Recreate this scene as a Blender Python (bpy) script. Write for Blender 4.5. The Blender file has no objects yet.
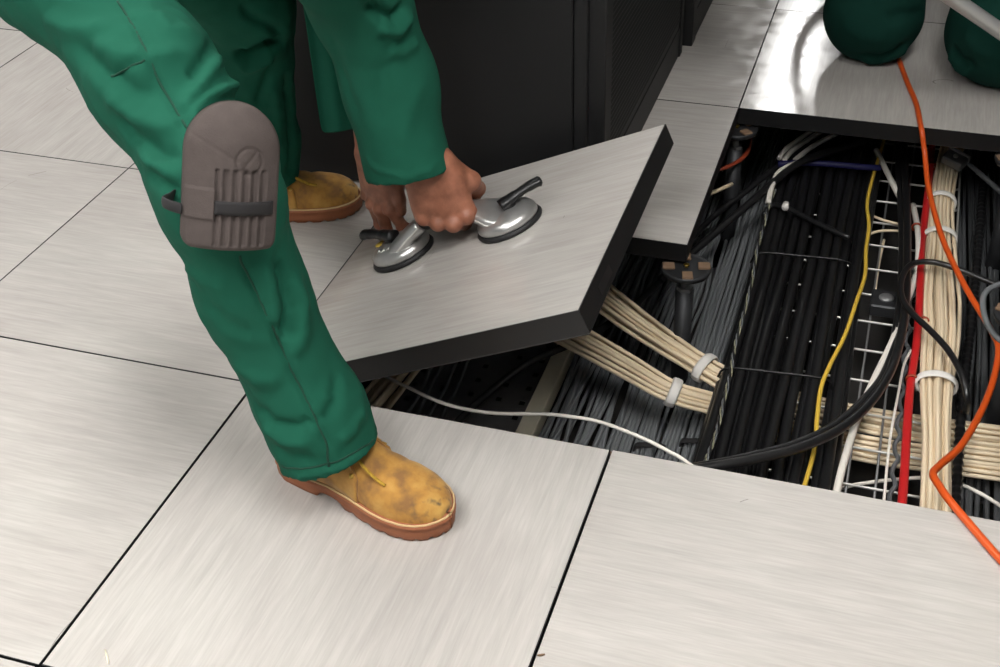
import bpy, bmesh, math, random
import numpy as np
from mathutils import Vector, Matrix

random.seed(4)
RNG = np.random.default_rng(7)
S = bpy.context.scene
COL = S.collection

# ------------------------------------------------------------------ camera
F_PX = 1254.25
CAM_LOC = np.array([0.31288, -1.40106, 1.25682])
CAM_ROT = (0.943418, 0.031200, 0.310257)
cd = bpy.data.cameras.new('camera')
cd.sensor_width = 36.0
cd.sensor_fit = 'HORIZONTAL'
cd.lens = F_PX * 36.0 / 1000.0
cd.clip_start = 0.01
cam = bpy.data.objects.new('camera', cd)
cam.location = CAM_LOC
cam.rotation_euler = CAM_ROT
COL.objects.link(cam)
S.camera = cam
_R = np.array(cam.rotation_euler.to_matrix())

# ------------------------------------------------------------------ light / exposure
S.view_settings.view_transform = 'Standard'
S.view_settings.look = 'None'
S.view_settings.gamma = 1.0
S.view_settings.use_curve_mapping = False
S.view_settings.exposure = 0.98
LAMP_STRENGTH = 14.0
w = bpy.data.worlds.new('world')
S.world = w
w.use_nodes = True
w.node_tree.nodes['Background'].inputs[0].default_value = (0.75, 0.8, 0.9, 1)
w.node_tree.nodes['Background'].inputs[1].default_value = 0.02


# ------------------------------------------------------------------ surveying helpers
def ray(x, y):
    return _R @ np.array([(x - 500) / F_PX, (333.5 - y) / F_PX, -1.0])


def at(x, y, z=0.0):
    """point of the place at height z that the photograph shows at (x, y)"""
    d = ray(x, y)
    return CAM_LOC + d * ((z - CAM_LOC[2]) / d[2])


def atd(x, y, t):
    return CAM_LOC + ray(x, y) * t


def proj(X):
    d = (np.asarray(X, float) - CAM_LOC) @ _R
    return np.stack([500 + F_PX * d[..., 0] / -d[..., 2], 333.5 - F_PX * d[..., 1] / -d[..., 2]], -1)


# ------------------------------------------------------------------ materials
def srgb(r, g, b):
    f = lambda c: (c / 255 / 12.92) if c / 255 <= 0.04045 else ((c / 255 + 0.055) / 1.055) ** 2.4
    return (f(r), f(g), f(b), 1.0)


def new_mat(name):
    m = bpy.data.materials.new(name)
    m.use_nodes = True
    nt = m.node_tree
    return m, nt, nt.nodes['Principled BSDF']


def N(nt, t, **kw):
    n = nt.nodes.new(t)
    for k, v in kw.items():
        setattr(n, k, v)
    return n


def basic(name, rgb, rough=0.5, metal=0.0, var=0.12, scale=30.0, bump=0.0, bscale=200.0, spec=0.5, stretch=None, sheen=0.0):
    """plain procedural material: colour with a little noise, optional fine relief"""
    m, nt, p = new_mat(name)
    c = srgb(*rgb)
    tc = N(nt, 'ShaderNodeTexCoord')
    mp = N(nt, 'ShaderNodeMapping')
    nt.links.new(tc.outputs['Object'], mp.inputs[0])
    if stretch:
        mp.inputs['Scale'].default_value = stretch
    nz = N(nt, 'ShaderNodeTexNoise')
    nz.inputs['Scale'].default_value = scale
    nz.inputs['Detail'].default_value = 5
    nt.links.new(mp.outputs[0], nz.inputs['Vector'])
    mx = N(nt, 'ShaderNodeMix', data_type='RGBA')
    mx.inputs[6].default_value = tuple(x * (1 - var) for x in c[:3]) + (1,)
    mx.inputs[7].default_value = tuple(min(1, x * (1 + var)) for x in c[:3]) + (1,)
    nt.links.new(nz.outputs['Fac'], mx.inputs[0])
    nt.links.new(mx.outputs[2], p.inputs['Base Color'])
    p.inputs['Roughness'].default_value = rough
    p.inputs['Metallic'].default_value = metal
    p.inputs['Specular IOR Level'].default_value = spec
    if sheen:
        p.inputs['Sheen Weight'].default_value = sheen
    if bump:
        n2 = N(nt, 'ShaderNodeTexNoise')
        n2.inputs['Scale'].default_value = bscale
        n2.inputs['Detail'].default_value = 3
        nt.links.new(mp.outputs[0], n2.inputs['Vector'])
        b = N(nt, 'ShaderNodeBump')
        b.inputs['Strength'].default_value = bump
        b.inputs['Distance'].default_value = 0.002
        nt.links.new(n2.outputs['Fac'], b.inputs['Height'])
        nt.links.new(b.outputs[0], p.inputs['Normal'])
    return m


def laminate_material():
    m, nt, p = new_mat('streaked_laminate')
    tc = N(nt, 'ShaderNodeTexCoord')
    oi = N(nt, 'ShaderNodeObjectInfo')
    ml = N(nt, 'ShaderNodeMath', operation='MULTIPLY')
    ml.inputs[1].default_value = 37.0
    nt.links.new(oi.outputs['Random'], ml.inputs[0])
    cb = N(nt, 'ShaderNodeCombineXYZ')
    for i in range(3):
        nt.links.new(ml.outputs[0], cb.inputs[i])
    ad = N(nt, 'ShaderNodeVectorMath', operation='ADD')
    nt.links.new(tc.outputs['Object'], ad.inputs[0])
    nt.links.new(cb.outputs[0], ad.inputs[1])

    def streak(sx, sy, scale, detail, rough=0.6):
        mp = N(nt, 'ShaderNodeMapping')
        mp.inputs['Scale'].default_value = (sx, sy, 1)
        mp.inputs['Rotation'].default_value = (0, 0, 0.05)
        nt.links.new(ad.outputs[0], mp.inputs[0])
        nz = N(nt, 'ShaderNodeTexNoise')
        nz.inputs['Scale'].default_value = scale
        nz.inputs['Detail'].default_value = detail
        nz.inputs['Roughness'].default_value = rough
        nz.inputs['Distortion'].default_value = 0.25
        nt.links.new(mp.outputs[0], nz.inputs['Vector'])
        return nz.outputs['Fac']

    def ramp(fac, a, b, c0, c1):
        r = N(nt, 'ShaderNodeValToRGB')
        r.color_ramp.elements[0].position = a
        r.color_ramp.elements[1].position = b
        r.color_ramp.elements[0].color = c0
        r.color_ramp.elements[1].color = c1
        nt.links.new(fac, r.inputs[0])
        return r.outputs[0]

    f1 = streak(4, 42, 1.6, 5)
    f2 = streak(14, 260, 1.0, 3)
    f3 = streak(2.2, 3.0, 1.5, 3)
    base = ramp(f1, 0.3, 0.72, srgb(184, 181, 177), srgb(197, 194, 190))
    fine = ramp(f2, 0.35, 0.68, srgb(226, 224, 222), srgb(255, 255, 255))
    mx = N(nt, 'ShaderNodeMix', data_type='RGBA', blend_type='MULTIPLY')
    mx.inputs[0].default_value = 0.42
    nt.links.new(base, mx.inputs[6])
    nt.links.new(fine, mx.inputs[7])
    tone = ramp(f3, 0.3, 0.7, srgb(243, 240, 238), srgb(255, 254, 252))
    m2 = N(nt, 'ShaderNodeMix', data_type='RGBA', blend_type='MULTIPLY')
    m2.inputs[0].default_value = 1.0
    nt.links.new(mx.outputs[2], m2.inputs[6])
    nt.links.new(tone, m2.inputs[7])
    # scuffs: thin dark scratches where two bent noises nearly cancel
    mp = N(nt, 'ShaderNodeMapping')
    mp.inputs['Scale'].default_value = (2.4, 1.3, 1)
    nt.links.new(ad.outputs[0], mp.inputs[0])
    wn = N(nt, 'ShaderNodeTexNoise')
    wn.inputs['Scale'].default_value = 1.7
    wn.inputs['Detail'].default_value = 1
    nt.links.new(mp.outputs[0], wn.inputs['Vector'])
    sub = N(nt, 'ShaderNodeMath', operation='SUBTRACT')
    sub.inputs[1].default_value = 0.62
    nt.links.new(wn.outputs['Fac'], sub.inputs[0])
    ab = N(nt, 'ShaderNodeMath', operation='ABSOLUTE')
    nt.links.new(sub.outputs[0], ab.inputs[0])
    lt = N(nt, 'ShaderNodeMath', operation='LESS_THAN')
    lt.inputs[1].default_value = 0.0009
    nt.links.new(ab.outputs[0], lt.inputs[0])
    gate = N(nt, 'ShaderNodeTexNoise')
    gate.inputs['Scale'].default_value = 9
    nt.links.new(ad.outputs[0], gate.inputs['Vector'])
    gt = N(nt, 'ShaderNodeMath', operation='GREATER_THAN')
    gt.inputs[1].default_value = 0.6
    nt.links.new(gate.outputs['Fac'], gt.inputs[0])
    mu = N(nt, 'ShaderNodeMath', operation='MULTIPLY')
    nt.links.new(lt.outputs[0], mu.inputs[0])
    nt.links.new(gt.outputs[0], mu.inputs[1])
    mu2 = N(nt, 'ShaderNodeMath', operation='MULTIPLY')
    mu2.inputs[1].default_value = 0.55
    nt.links.new(mu.outputs[0], mu2.inputs[0])
    m3 = N(nt, 'ShaderNodeMix', data_type='RGBA')
    m3.inputs[7].default_value = srgb(95, 92, 90)
    nt.links.new(mu2.outputs[0], m3.inputs[0])
    nt.links.new(m2.outputs[2], m3.inputs[6])
    nt.links.new(m3.outputs[2], p.inputs['Base Color'])
    # worn gloss
    gl = N(nt, 'ShaderNodeTexNoise')
    gl.inputs['Scale'].default_value = 26
    gl.inputs['Detail'].default_value = 6
    nt.links.new(ad.outputs[0], gl.inputs['Vector'])
    mr = N(nt, 'ShaderNodeMapRange')
    mr.inputs[1].default_value = 0.3
    mr.inputs[2].default_value = 0.75
    mr.inputs[3].default_value = 0.07
    mr.inputs[4].default_value = 0.22
    nt.links.new(gl.outputs['Fac'], mr.inputs[0])
    nt.links.new(mr.outputs[0], p.inputs['Roughness'])
    p.inputs['Specular IOR Level'].default_value = 0.5
    bp = N(nt, 'ShaderNodeBump')
    bp.inputs['Strength'].default_value = 0.06
    bp.inputs['Distance'].default_value = 0.001
    nt.links.new(f2, bp.inputs['Height'])
    nt.links.new(bp.outputs[0], p.inputs['Normal'])
    return m


def nubuck_material():
    m, nt, p = new_mat('stained_nubuck')
    tc = N(nt, 'ShaderNodeTexCoord')
    a = N(nt, 'ShaderNodeTexNoise')
    a.inputs['Scale'].default_value = 30
    a.inputs['Detail'].default_value = 6
    b = N(nt, 'ShaderNodeTexNoise')
    b.inputs['Scale'].default_value = 260
    b.inputs['Detail'].default_value = 3
    for n in (a, b):
        nt.links.new(tc.outputs['Object'], n.inputs['Vector'])
    r = N(nt, 'ShaderNodeValToRGB')
    e = r.color_ramp.elements
    e[0].position, e[0].color = 0.34, srgb(134, 96, 52)
    e[1].position, e[1].color = 0.70, srgb(198, 154, 78)
    k = e.new(0.5)
    k.color = srgb(174, 126, 56)
    nt.links.new(a.outputs['Fac'], r.inputs[0])
    # scuffed dark toe
    sx = N(nt, 'ShaderNodeSeparateXYZ')
    nt.links.new(tc.outputs['Object'], sx.inputs[0])
    mr = N(nt, 'ShaderNodeMapRange')
    mr.inputs[1].default_value = 0.225
    mr.inputs[2].default_value = 0.275
    nt.links.new(sx.outputs[0], mr.inputs[0])
    c = N(nt, 'ShaderNodeTexNoise')
    c.inputs['Scale'].default_value = 70
    nt.links.new(tc.outputs['Object'], c.inputs['Vector'])
    g = N(nt, 'ShaderNodeMath', operation='MULTIPLY')
    nt.links.new(mr.outputs[0], g.inputs[0])
    g2 = N(nt, 'ShaderNodeMapRange')
    g2.inputs[1].default_value = 0.52
    g2.inputs[2].default_value = 0.72
    nt.links.new(c.outputs['Fac'], g2.inputs[0])
    nt.links.new(g2.outputs[0], g.inputs[1])
    mx = N(nt, 'ShaderNodeMix', data_type='RGBA')
    mx.inputs[7].default_value = srgb(78, 66, 56)
    nt.links.new(g.outputs[0], mx.inputs[0])
    nt.links.new(r.outputs[0], mx.inputs[6])
    nt.links.new(mx.outputs[2], p.inputs['Base Color'])
    p.inputs['Roughness'].default_value = 0.85
    p.inputs['Sheen Weight'].default_value = 0.15
    bp = N(nt, 'ShaderNodeBump')
    bp.inputs['Strength'].default_value = 0.25
    bp.inputs['Distance'].default_value = 0.0015
    nt.links.new(b.outputs['Fac'], bp.inputs['Height'])
    nt.links.new(bp.outputs[0], p.inputs['Normal'])
    return m


def skin_material():
    m, nt, p = new_mat('skin')
    tc = N(nt, 'ShaderNodeTexCoord')
    a = N(nt, 'ShaderNodeTexNoise')
    a.inputs['Scale'].default_value = 38
    a.inputs['Detail'].default_value = 5
    v = N(nt, 'ShaderNodeTexVoronoi')
    v.inputs['Scale'].default_value = 420
    for n in (a, v):
        nt.links.new(tc.outputs['Object'], n.inputs['Vector'])
    r = N(nt, 'ShaderNodeValToRGB')
    r.color_ramp.elements[0].position, r.color_ramp.elements[0].color = 0.3, srgb(116, 72, 52)
    r.color_ramp.elements[1].position, r.color_ramp.elements[1].color = 0.72, srgb(164, 106, 82)
    nt.links.new(a.outputs['Fac'], r.inputs[0])
    nt.links.new(r.outputs[0], p.inputs['Base Color'])
    p.inputs['Roughness'].default_value = 0.5
    p.inputs['Subsurface Weight'].default_value = 0.08
    p.inputs['Subsurface Radius'].default_value = (0.006, 0.003, 0.002)
    bp = N(nt, 'ShaderNodeBump')
    bp.inputs['Strength'].default_value = 0.25
    bp.inputs['Distance'].default_value = 0.0008
    nt.links.new(v.outputs['Distance'], bp.inputs['Height'])
    nt.links.new(bp.outputs[0], p.inputs['Normal'])
    return m


def emission_mat(name, rgb, strength):
    m = bpy.data.materials.new(name)
    m.use_nodes = True
    nt = m.node_tree
    nt.nodes.clear()
    o = N(nt, 'ShaderNodeOutputMaterial')
    e = N(nt, 'ShaderNodeEmission')
    e.inputs[0].default_value = rgb
    e.inputs[1].default_value = strength
    nt.links.new(e.outputs[0], o.inputs[0])
    return m


M = dict(
    laminate=laminate_material(),
    edge=basic('black_edge_band', (15, 15, 16), 0.5, var=0.3),
    under=basic('panel_underside', (96, 96, 98), 0.5, 0.6),
    concrete=basic('dusty_concrete', (62, 60, 58), 0.9, scale=12, bump=0.3, bscale=60),
    wall=basic('painted_wall', (128, 130, 132), 0.8, var=0.03, scale=3),
    ceiling=basic('ceiling_board', (232, 232, 228), 0.9, var=0.03, scale=60),
    lamp=emission_mat('lamp_diffuser', (1.0, 0.985, 0.965, 1), LAMP_STRENGTH),
    whitemetal=basic('white_metal', (225, 225, 222), 0.4),
    cab=basic('black_cabinet_paint', (20, 20, 21), 0.55, var=0.08, bump=0.08, bscale=700),
    cab2=basic('dark_perforated_sheet', (15, 15, 15), 0.6, var=0.2),
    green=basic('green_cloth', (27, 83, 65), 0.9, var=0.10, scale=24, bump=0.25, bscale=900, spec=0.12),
    shaded_green=basic('shaded_green_cloth', (18, 52, 44), 0.9, var=0.10, scale=24, bump=0.25, bscale=900, spec=0.08),  # same green cloth, kneeling worker's shade put into the colour
    seam=basic('green_seam_thread', (14, 60, 44), 0.9),
    foam=basic('grey_brown_foam', (79, 71, 68), 0.9, var=0.22, scale=60, bump=0.35, bscale=500, spec=0.2),
    strap=basic('black_elastic', (30, 28, 29), 0.8, scale=200),
    nubuck=nubuck_material(),
    sole=basic('brown_rubber_sole', (152, 92, 60), 0.65, var=0.2, scale=40),
    welt=basic('welt_stitching', (206, 176, 130), 0.8),
    lace=basic('yellow_lace', (172, 136, 44), 0.9, var=0.6, scale=260),
    brass=basic('brass', (196, 164, 84), 0.3, 1.0),
    skin=skin_material(),
    nail=basic('fingernail', (214, 168, 150), 0.35),
    hair=basic('dark_hair', (38, 28, 22), 0.6, scale=120, bump=0.5, bscale=300),
    eye=basic('eye_white', (225, 222, 215), 0.2),
    iris=basic('brown_iris', (54, 34, 22), 0.2),
    lip=basic('lip', (150, 84, 76), 0.5),
    alu=basic('cast_aluminium', (188, 187, 185), 0.32, 0.8, var=0.12, scale=80, bump=0.1, bscale=400),
    rubber=basic('black_rubber', (22, 22, 23), 0.6),
    plastic=basic('black_plastic', (18, 18, 19), 0.35),
    print=basic('white_print', (214, 212, 205), 0.7),
    sticker=basic('yellow_sticker', (190, 160, 60), 0.6),
    c_grey=basic('grey_cable_jacket', (116, 119, 121), 0.38, var=0.08, scale=14),
    c_dgrey=basic('dark_grey_cable_jacket', (94, 96, 98), 0.4, var=0.1, scale=14),
    c_black=basic('black_cable_jacket', (28, 28, 29), 0.28, var=0.15, scale=14, bump=0.12, bscale=60, spec=0.6),
    c_cream=basic('cream_cable_jacket', (234, 215, 184), 0.42, var=0.06, scale=10),
    c_white=basic('white_cable_jacket', (232, 226, 216), 0.45, var=0.05),
    c_red=basic('red_cable_jacket', (190, 32, 34), 0.4, var=0.06),
    c_orange=basic('orange_cable_jacket', (208, 82, 26), 0.4, var=0.05),
    c_yellow=basic('yellow_cable_jacket', (214, 178, 66), 0.45, var=0.06),
    c_blue=basic('blue_cable_jacket', (32, 32, 84), 0.45),
    c_rust=basic('dark_red_cable_jacket', (150, 62, 36), 0.5),
    c_earth=basic('grey_green_wire', (150, 148, 124), 0.5, var=0.4, scale=220),
    wire=basic('bright_steel_wire', (222, 220, 214), 0.32, 0.5),
    galv=basic('galvanised_steel', (140, 140, 140), 0.45, 0.6, scale=60),
    darksteel=basic('dark_steel', (58, 59, 61), 0.5, 0.6, scale=60),
    beige=basic('beige_rail_paint', (232, 224, 202), 0.5, var=0.06),
    pad=basic('tan_gasket', (122, 98, 76), 0.8, var=0.2),
    tie=basic('white_nylon_tie', (226, 222, 216), 0.6),
    chrome=basic('brushed_chrome', (214, 213, 210), 0.36, 0.7, var=0.05),
    hose=basic('grey_hose', (60, 60, 62), 0.6),
)


# ------------------------------------------------------------------ mesh helpers
def mesh_obj(name, V, Fc, mat, parent=None, smooth=True, mats=None, mi=None):
    me = bpy.data.meshes.new(name)
    me.from_pydata([tuple(map(float, v)) for v in V], [], [tuple(map(int, f)) for f in Fc])
    for x in (mats or [mat]):
        me.materials.append(x)
    if mi is not None:
        me.polygons.foreach_set('material_index', np.asarray(mi, dtype=np.int32))
    if smooth:
        me.polygons.foreach_set('use_smooth', np.ones(len(me.polygons), dtype=bool))
    me.update()
    o = bpy.data.objects.new(name, me)
    COL.objects.link(o)
    if parent is not None:
        o.parent = parent
    return o


def fast_mesh(name, V, Q, mat, parent=None):
    """numpy vertices + quads"""
    me = bpy.data.meshes.new(name)
    V = np.asarray(V, np.float32)
    Q = np.asarray(Q, np.int32)
    me.vertices.add(len(V))
    me.vertices.foreach_set('co', V.ravel())
    me.loops.add(Q.size)
    me.loops.foreach_set('vertex_index', Q.ravel())
    me.polygons.add(len(Q))
    me.polygons.foreach_set('loop_start', np.arange(0, Q.size, 4, dtype=np.int32))
    me.polygons.foreach_set('loop_total', np.full(len(Q), 4, dtype=np.int32))
    me.polygons.foreach_set('use_smooth', np.ones(len(Q), dtype=bool))
    me.materials.append(mat)
    me.update(calc_edges=True)
    me.validate()
    o = bpy.data.objects.new(name, me)
    COL.objects.link(o)
    if parent is not None:
        o.parent = parent
    return o


def tag(o, label=None, cat=None, group=None, kind=None):
    if label:
        o['label'] = label
    if cat:
        o['category'] = cat
    if group:
        o['group'] = group
    if kind:
        o['kind'] = kind
    return o


def empty(name, loc=(0, 0, 0), parent=None):
    o = bpy.data.objects.new(name, None)
    o.empty_display_size = 0.05
    o.location = loc
    COL.objects.link(o)
    if parent is not None:
        o.parent = parent
    return o


def box_data(x0, x1, y0, y1, z0, z1, bev=0.0, seg=1):
    bm = bmesh.new()
    bmesh.ops.create_cube(bm, size=1)
    for v in bm.verts:
        v.co = Vector((x0 + (v.co.x + .5) * (x1 - x0), y0 + (v.co.y + .5) * (y1 - y0), z0 + (v.co.z + .5) * (z1 - z0)))
    if bev:
        bmesh.ops.bevel(bm, geom=bm.edges[:], offset=bev, segments=seg, affect='EDGES')
    return bm


def bm_obj(name, bm, mat, parent=None, smooth=False, mtx=None):
    me = bpy.data.meshes.new(name)
    if mtx is not None:
        bm.transform(mtx)
    bm.to_mesh(me)
    bm.free()
    me.materials.append(mat)
    if smooth:
        me.polygons.foreach_set('use_smooth', np.ones(len(me.polygons), dtype=bool))
    o = bpy.data.objects.new(name, me)
    COL.objects.link(o)
    if parent is not None:
        o.parent = parent
    return o


def box(name, x0, x1, y0, y1, z0, z1, mat, parent=None, bev=0.0, seg=1, mtx=None):
    return bm_obj(name, box_data(x0, x1, y0, y1, z0, z1, bev, seg), mat, parent, mtx=mtx)


def spline(P, n):
    """Catmull-Rom through P, n samples"""
    P = np.asarray(P, float)
    if len(P) == 2:
        t = np.linspace(0, 1, n)[:, None]
        return P[0] * (1 - t) + P[1] * t
    L = np.concatenate([[0], np.cumsum(np.linalg.norm(np.diff(P, axis=0), axis=1) ** 0.5)])
    Q = np.vstack([2 * P[0] - P[1], P, 2 * P[-1] - P[-2]])
    out = []
    for u in np.linspace(0, L[-1], n):
        i = min(max(np.searchsorted(L, u, side='right') - 1, 0), len(P) - 2)
        t = (u - L[i]) / max(L[i + 1] - L[i], 1e-9)
        p0, p1, p2, p3 = Q[i], Q[i + 1], Q[i + 2], Q[i + 3]
        out.append(0.5 * (2 * p1 + (p2 - p0) * t + (2 * p0 - 5 * p1 + 4 * p2 - p3) * t * t + (3 * p1 - p0 - 3 * p2 + p3) * t ** 3))
    return np.array(out)


def frames(P):
    T = np.gradient(P, axis=0)
    T /= np.linalg.norm(T, axis=1)[:, None] + 1e-12
    up = np.array([0, 0, 1.0]) if abs(T[0][2]) < 0.9 else np.array([1.0, 0, 0])
    U = []
    u = np.cross(T[0], np.cross(up, T[0]))
    for t in T:
        u = u - t * (u @ t)
        u /= np.linalg.norm(u) + 1e-12
        U.append(u)
    U = np.array(U)
    return T, U, np.cross(T, U)


def tube_data(P, r, seg=8, caps=True, flat=1.0):
    """sweep; U is 'up', B sideways; flat<1 squeezes the up direction"""
    P = np.asarray(P, float)
    n = len(P)
    r = np.broadcast_to(np.asarray(r, float), (n,))
    T, U, B = frames(P)
    a = np.linspace(0, 2 * np.pi, seg, endpoint=False)
    V = P[:, None, :] + (np.cos(a)[None, :, None] * B[:, None, :] + flat * np.sin(a)[None, :, None] * U[:, None, :]) * r[:, None, None]
    V = V.reshape(-1, 3)
    Fc = []
    for i in range(n - 1):
        for j in range(seg):
            k = (j + 1) % seg
            Fc.append((i * seg + j, i * seg + k, (i + 1) * seg + k, (i + 1) * seg + j))
    if caps:
        Fc.append(tuple(range(seg))[::-1])
        Fc.append(tuple(range((n - 1) * seg, n * seg)))
    return V, Fc


def tube(name, P, r, mat, parent=None, n=None, seg=8, flat=1.0):
    P = np.asarray(P, float)
    if n:
        P = spline(P, n)
    V, Fc = tube_data(P, r, seg, True, flat)
    return mesh_obj(name, V, Fc, mat, parent)


def lathe_data(prof, seg=32):
    """prof: (radius, height) list"""
    V, Fc = [], []
    for r, z in prof:
        for j in range(seg):
            a = 2 * math.pi * j / seg
            V.append((r * math.cos(a), r * math.sin(a), z))
    for i in range(len(prof) - 1):
        for j in range(seg):
            k = (j + 1) % seg
            Fc.append((i * seg + j, i * seg + k, (i + 1) * seg + k, (i + 1) * seg + j))
    Fc.append(tuple(range(seg))[::-1])
    Fc.append(tuple(range((len(prof) - 1) * seg, len(prof) * seg)))
    return V, Fc


# ------------------------------------------------------------------ soft bodies: distance field -> quads
def cone(a, b, ra, rb, fl=None, k=0.02):
    return dict(a=np.array(a, float), b=np.array(b, float), ra=ra, rb=rb, fl=fl, k=k)


def sdf_mesh(prims, h, cuts=(), hollows=()):
    lo = np.min([np.minimum(p['a'] - p['ra'], p['b'] - p['rb']) for p in prims], axis=0) - 3 * h
    hi = np.max([np.maximum(p['a'] + p['ra'], p['b'] + p['rb']) for p in prims], axis=0) + 3 * h
    n = np.ceil((hi - lo) / h).astype(int) + 1
    Fd = np.full(n, 1.0, np.float32)
    ax = [(lo[i] + h * np.arange(n[i])).astype(np.float32) for i in range(3)]

    def region(mn, mx):
        s = []
        for i in range(3):
            a = max(int((mn[i] - lo[i]) / h), 0)
            b = min(int((mx[i] - lo[i]) / h) + 2, n[i])
            s.append(slice(a, max(b, a)))
        X = np.stack(np.meshgrid(ax[0][s[0]], ax[1][s[1]], ax[2][s[2]], indexing='ij'), -1)
        return tuple(s), X

    def dcone(X, p):
        ab = p['b'] - p['a']
        L2 = max(ab @ ab, 1e-12)
        d = X - p['a']
        t = np.clip((d @ ab) / L2, 0, 1)
        q = d - t[..., None] * ab
        if p['fl'] is not None:
            v, s = p['fl']
            v = np.array(v, float)
            v /= np.linalg.norm(v)
            q = q + (q @ v)[..., None] * v * (s - 1)
        return np.sqrt((q * q).sum(-1)) - (p['ra'] + t * (p['rb'] - p['ra']))

    for p in prims:
        m = p['k'] + 3 * h
        rr = max(p['ra'], p['rb']) + m
        s, X = region(np.minimum(p['a'], p['b']) - rr, np.maximum(p['a'], p['b']) + rr)
        d = dcone(X, p).astype(np.float32)
        A = Fd[s]
        k = p['k']
        hh = np.maximum(k - np.abs(A - d), 0) / k
        Fd[s] = np.minimum(A, d) - hh * hh * k * 0.25
    for c, nn, R in cuts:
        c = np.array(c, float)
        nn = np.array(nn, float)
        nn /= np.linalg.norm(nn)
        s, X = region(c - R, c + R)
        reg = np.maximum(-((X - c) @ nn), np.sqrt(((X - c) ** 2).sum(-1)) - R)
        Fd[s] = np.maximum(Fd[s], -reg)
    for p in hollows:
        rr = max(p['ra'], p['rb']) + 2 * h
        s, X = region(np.minimum(p['a'], p['b']) - rr, np.maximum(p['a'], p['b']) + rr)
        Fd[s] = np.maximum(Fd[s], -dcone(X, p))
    # naive surface nets
    sg = Fd < 0
    nx, ny, nz = n - 1
    cnt = np.zeros((nx, ny, nz), np.int8)
    for i in (0, 1):
        for j in (0, 1):
            for k in (0, 1):
                cnt += sg[i:i + nx, j:j + ny, k:k + nz]
    act = (cnt > 0) & (cnt < 8)
    idx = np.full((nx, ny, nz), -1, np.int64)
    I = np.argwhere(act)
    idx[act] = np.arange(len(I))
    acc = np.zeros((len(I), 3))
    num = np.zeros(len(I))
    cor = [(i, j, k) for i in (0, 1) for j in (0, 1) for k in (0, 1)]
    for a in cor:
        for b in cor:
            if sum(b) - sum(a) == 1 and all(y >= x for x, y in zip(a, b)):
                fa = Fd[I[:, 0] + a[0], I[:, 1] + a[1], I[:, 2] + a[2]]
                fb = Fd[I[:, 0] + b[0], I[:, 1] + b[1], I[:, 2] + b[2]]
                m = (fa < 0) != (fb < 0)
                t = np.where(m, fa / np.where(m, fa - fb, 1), 0)
                pa, pb = np.array(a, float), np.array(b, float)
                acc += np.where(m[:, None], pa + t[:, None] * (pb - pa), 0)
                num += m
    V = lo + h * (I + acc / np.maximum(num, 1)[:, None])
    Q = []
    for axis in range(3):
        o1, o2 = [(1, 2), (2, 0), (0, 1)][axis]
        sl0 = [slice(1, n[i] - 1) for i in range(3)]
        sl1 = list(sl0)
        sl0[axis] = slice(0, n[axis] - 1)
        sl1[axis] = slice(1, n[axis])
        A, B = sg[tuple(sl0)], sg[tuple(sl1)]
        E = np.argwhere(A != B)
        if len(E) == 0:
            continue
        inside = A[tuple(E.T)]
        G = E.copy()
        for i in range(3):
            if i != axis:
                G[:, i] += 1
        d1, d2 = np.zeros(3, int), np.zeros(3, int)
        d1[o1] = 1
        d2[o2] = 1
        c0, c1, c2, c3 = [idx[tuple((G - x).T)] for x in (d1 + d2, d2, 0 * d1, d1)]
        q = np.stack([c0, c1, c2, c3], 1)
        q[~inside] = q[~inside][:, ::-1]
        Q.append(q)
    Q = np.concatenate(Q)
    return V, Q[(Q >= 0).all(1)]


def vnormals(V, Q):
    n = np.cross(V[Q[:, 2]] - V[Q[:, 0]], V[Q[:, 3]] - V[Q[:, 1]])
    out = np.zeros_like(V)
    for i in range(4):
        np.add.at(out, Q[:, i], n)
    return out / (np.linalg.norm(out, axis=1)[:, None] + 1e-12)


def on_surface(V, Nn, pts):
    """lift survey points onto the camera-side surface of a garment"""
    px = proj(V)
    dep = -((V - CAM_LOC) @ _R)[:, 2]
    face = ((V - CAM_LOC) * Nn).sum(1) < 0
    out = []
    for q in pts:
        d = np.hypot(*(px - np.array(q)).T)
        c = np.where((d < 7) & face)[0]
        if len(c):
            c = c[dep[c] < dep[c].min() + 0.03]
            out.append(V[c[np.argmin(d[c])]])
    return np.array(out)


def add_folds(V, Q, folds):
    """press real folds into cloth: each is (survey polyline, height m, width m)"""
    Nn = vnormals(V, Q)
    D = np.zeros(len(V))
    for pts, amp, wid in folds:
        dense = []
        for a, b in zip(pts[:-1], pts[1:]):
            m = max(2, int(math.hypot(b[0] - a[0], b[1] - a[1]) / 5))
            for t in np.linspace(0, 1, m, endpoint=False):
                dense.append((a[0] + (b[0] - a[0]) * t, a[1] + (b[1] - a[1]) * t))
        dense.append(pts[-1])
        W = on_surface(V, Nn, dense)
        if len(W) < 2:
            continue
        bb0, bb1 = W.min(0) - 3 * wid, W.max(0) + 3 * wid
        c = np.where(((V > bb0) & (V < bb1)).all(1))[0]
        best = np.full(len(c), 9.0)
        along = np.zeros(len(c))
        for i in range(len(W) - 1):
            ab = W[i + 1] - W[i]
            L2 = max(ab @ ab, 1e-12)
            t = np.clip(((V[c] - W[i]) @ ab) / L2, 0, 1)
            d = np.linalg.norm(V[c] - W[i] - t[:, None] * ab, axis=1)
            b = d < best
            best[b] = d[b]
            along[b] = (i + t[b]) / (len(W) - 1)
        fade = np.clip(np.minimum(along, 1 - along) * 6, 0.15, 1)
        D[c] += 1.5 * amp * np.exp(-(best / wid) ** 2) * fade
    return V + Nn * D[:, None]


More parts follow.
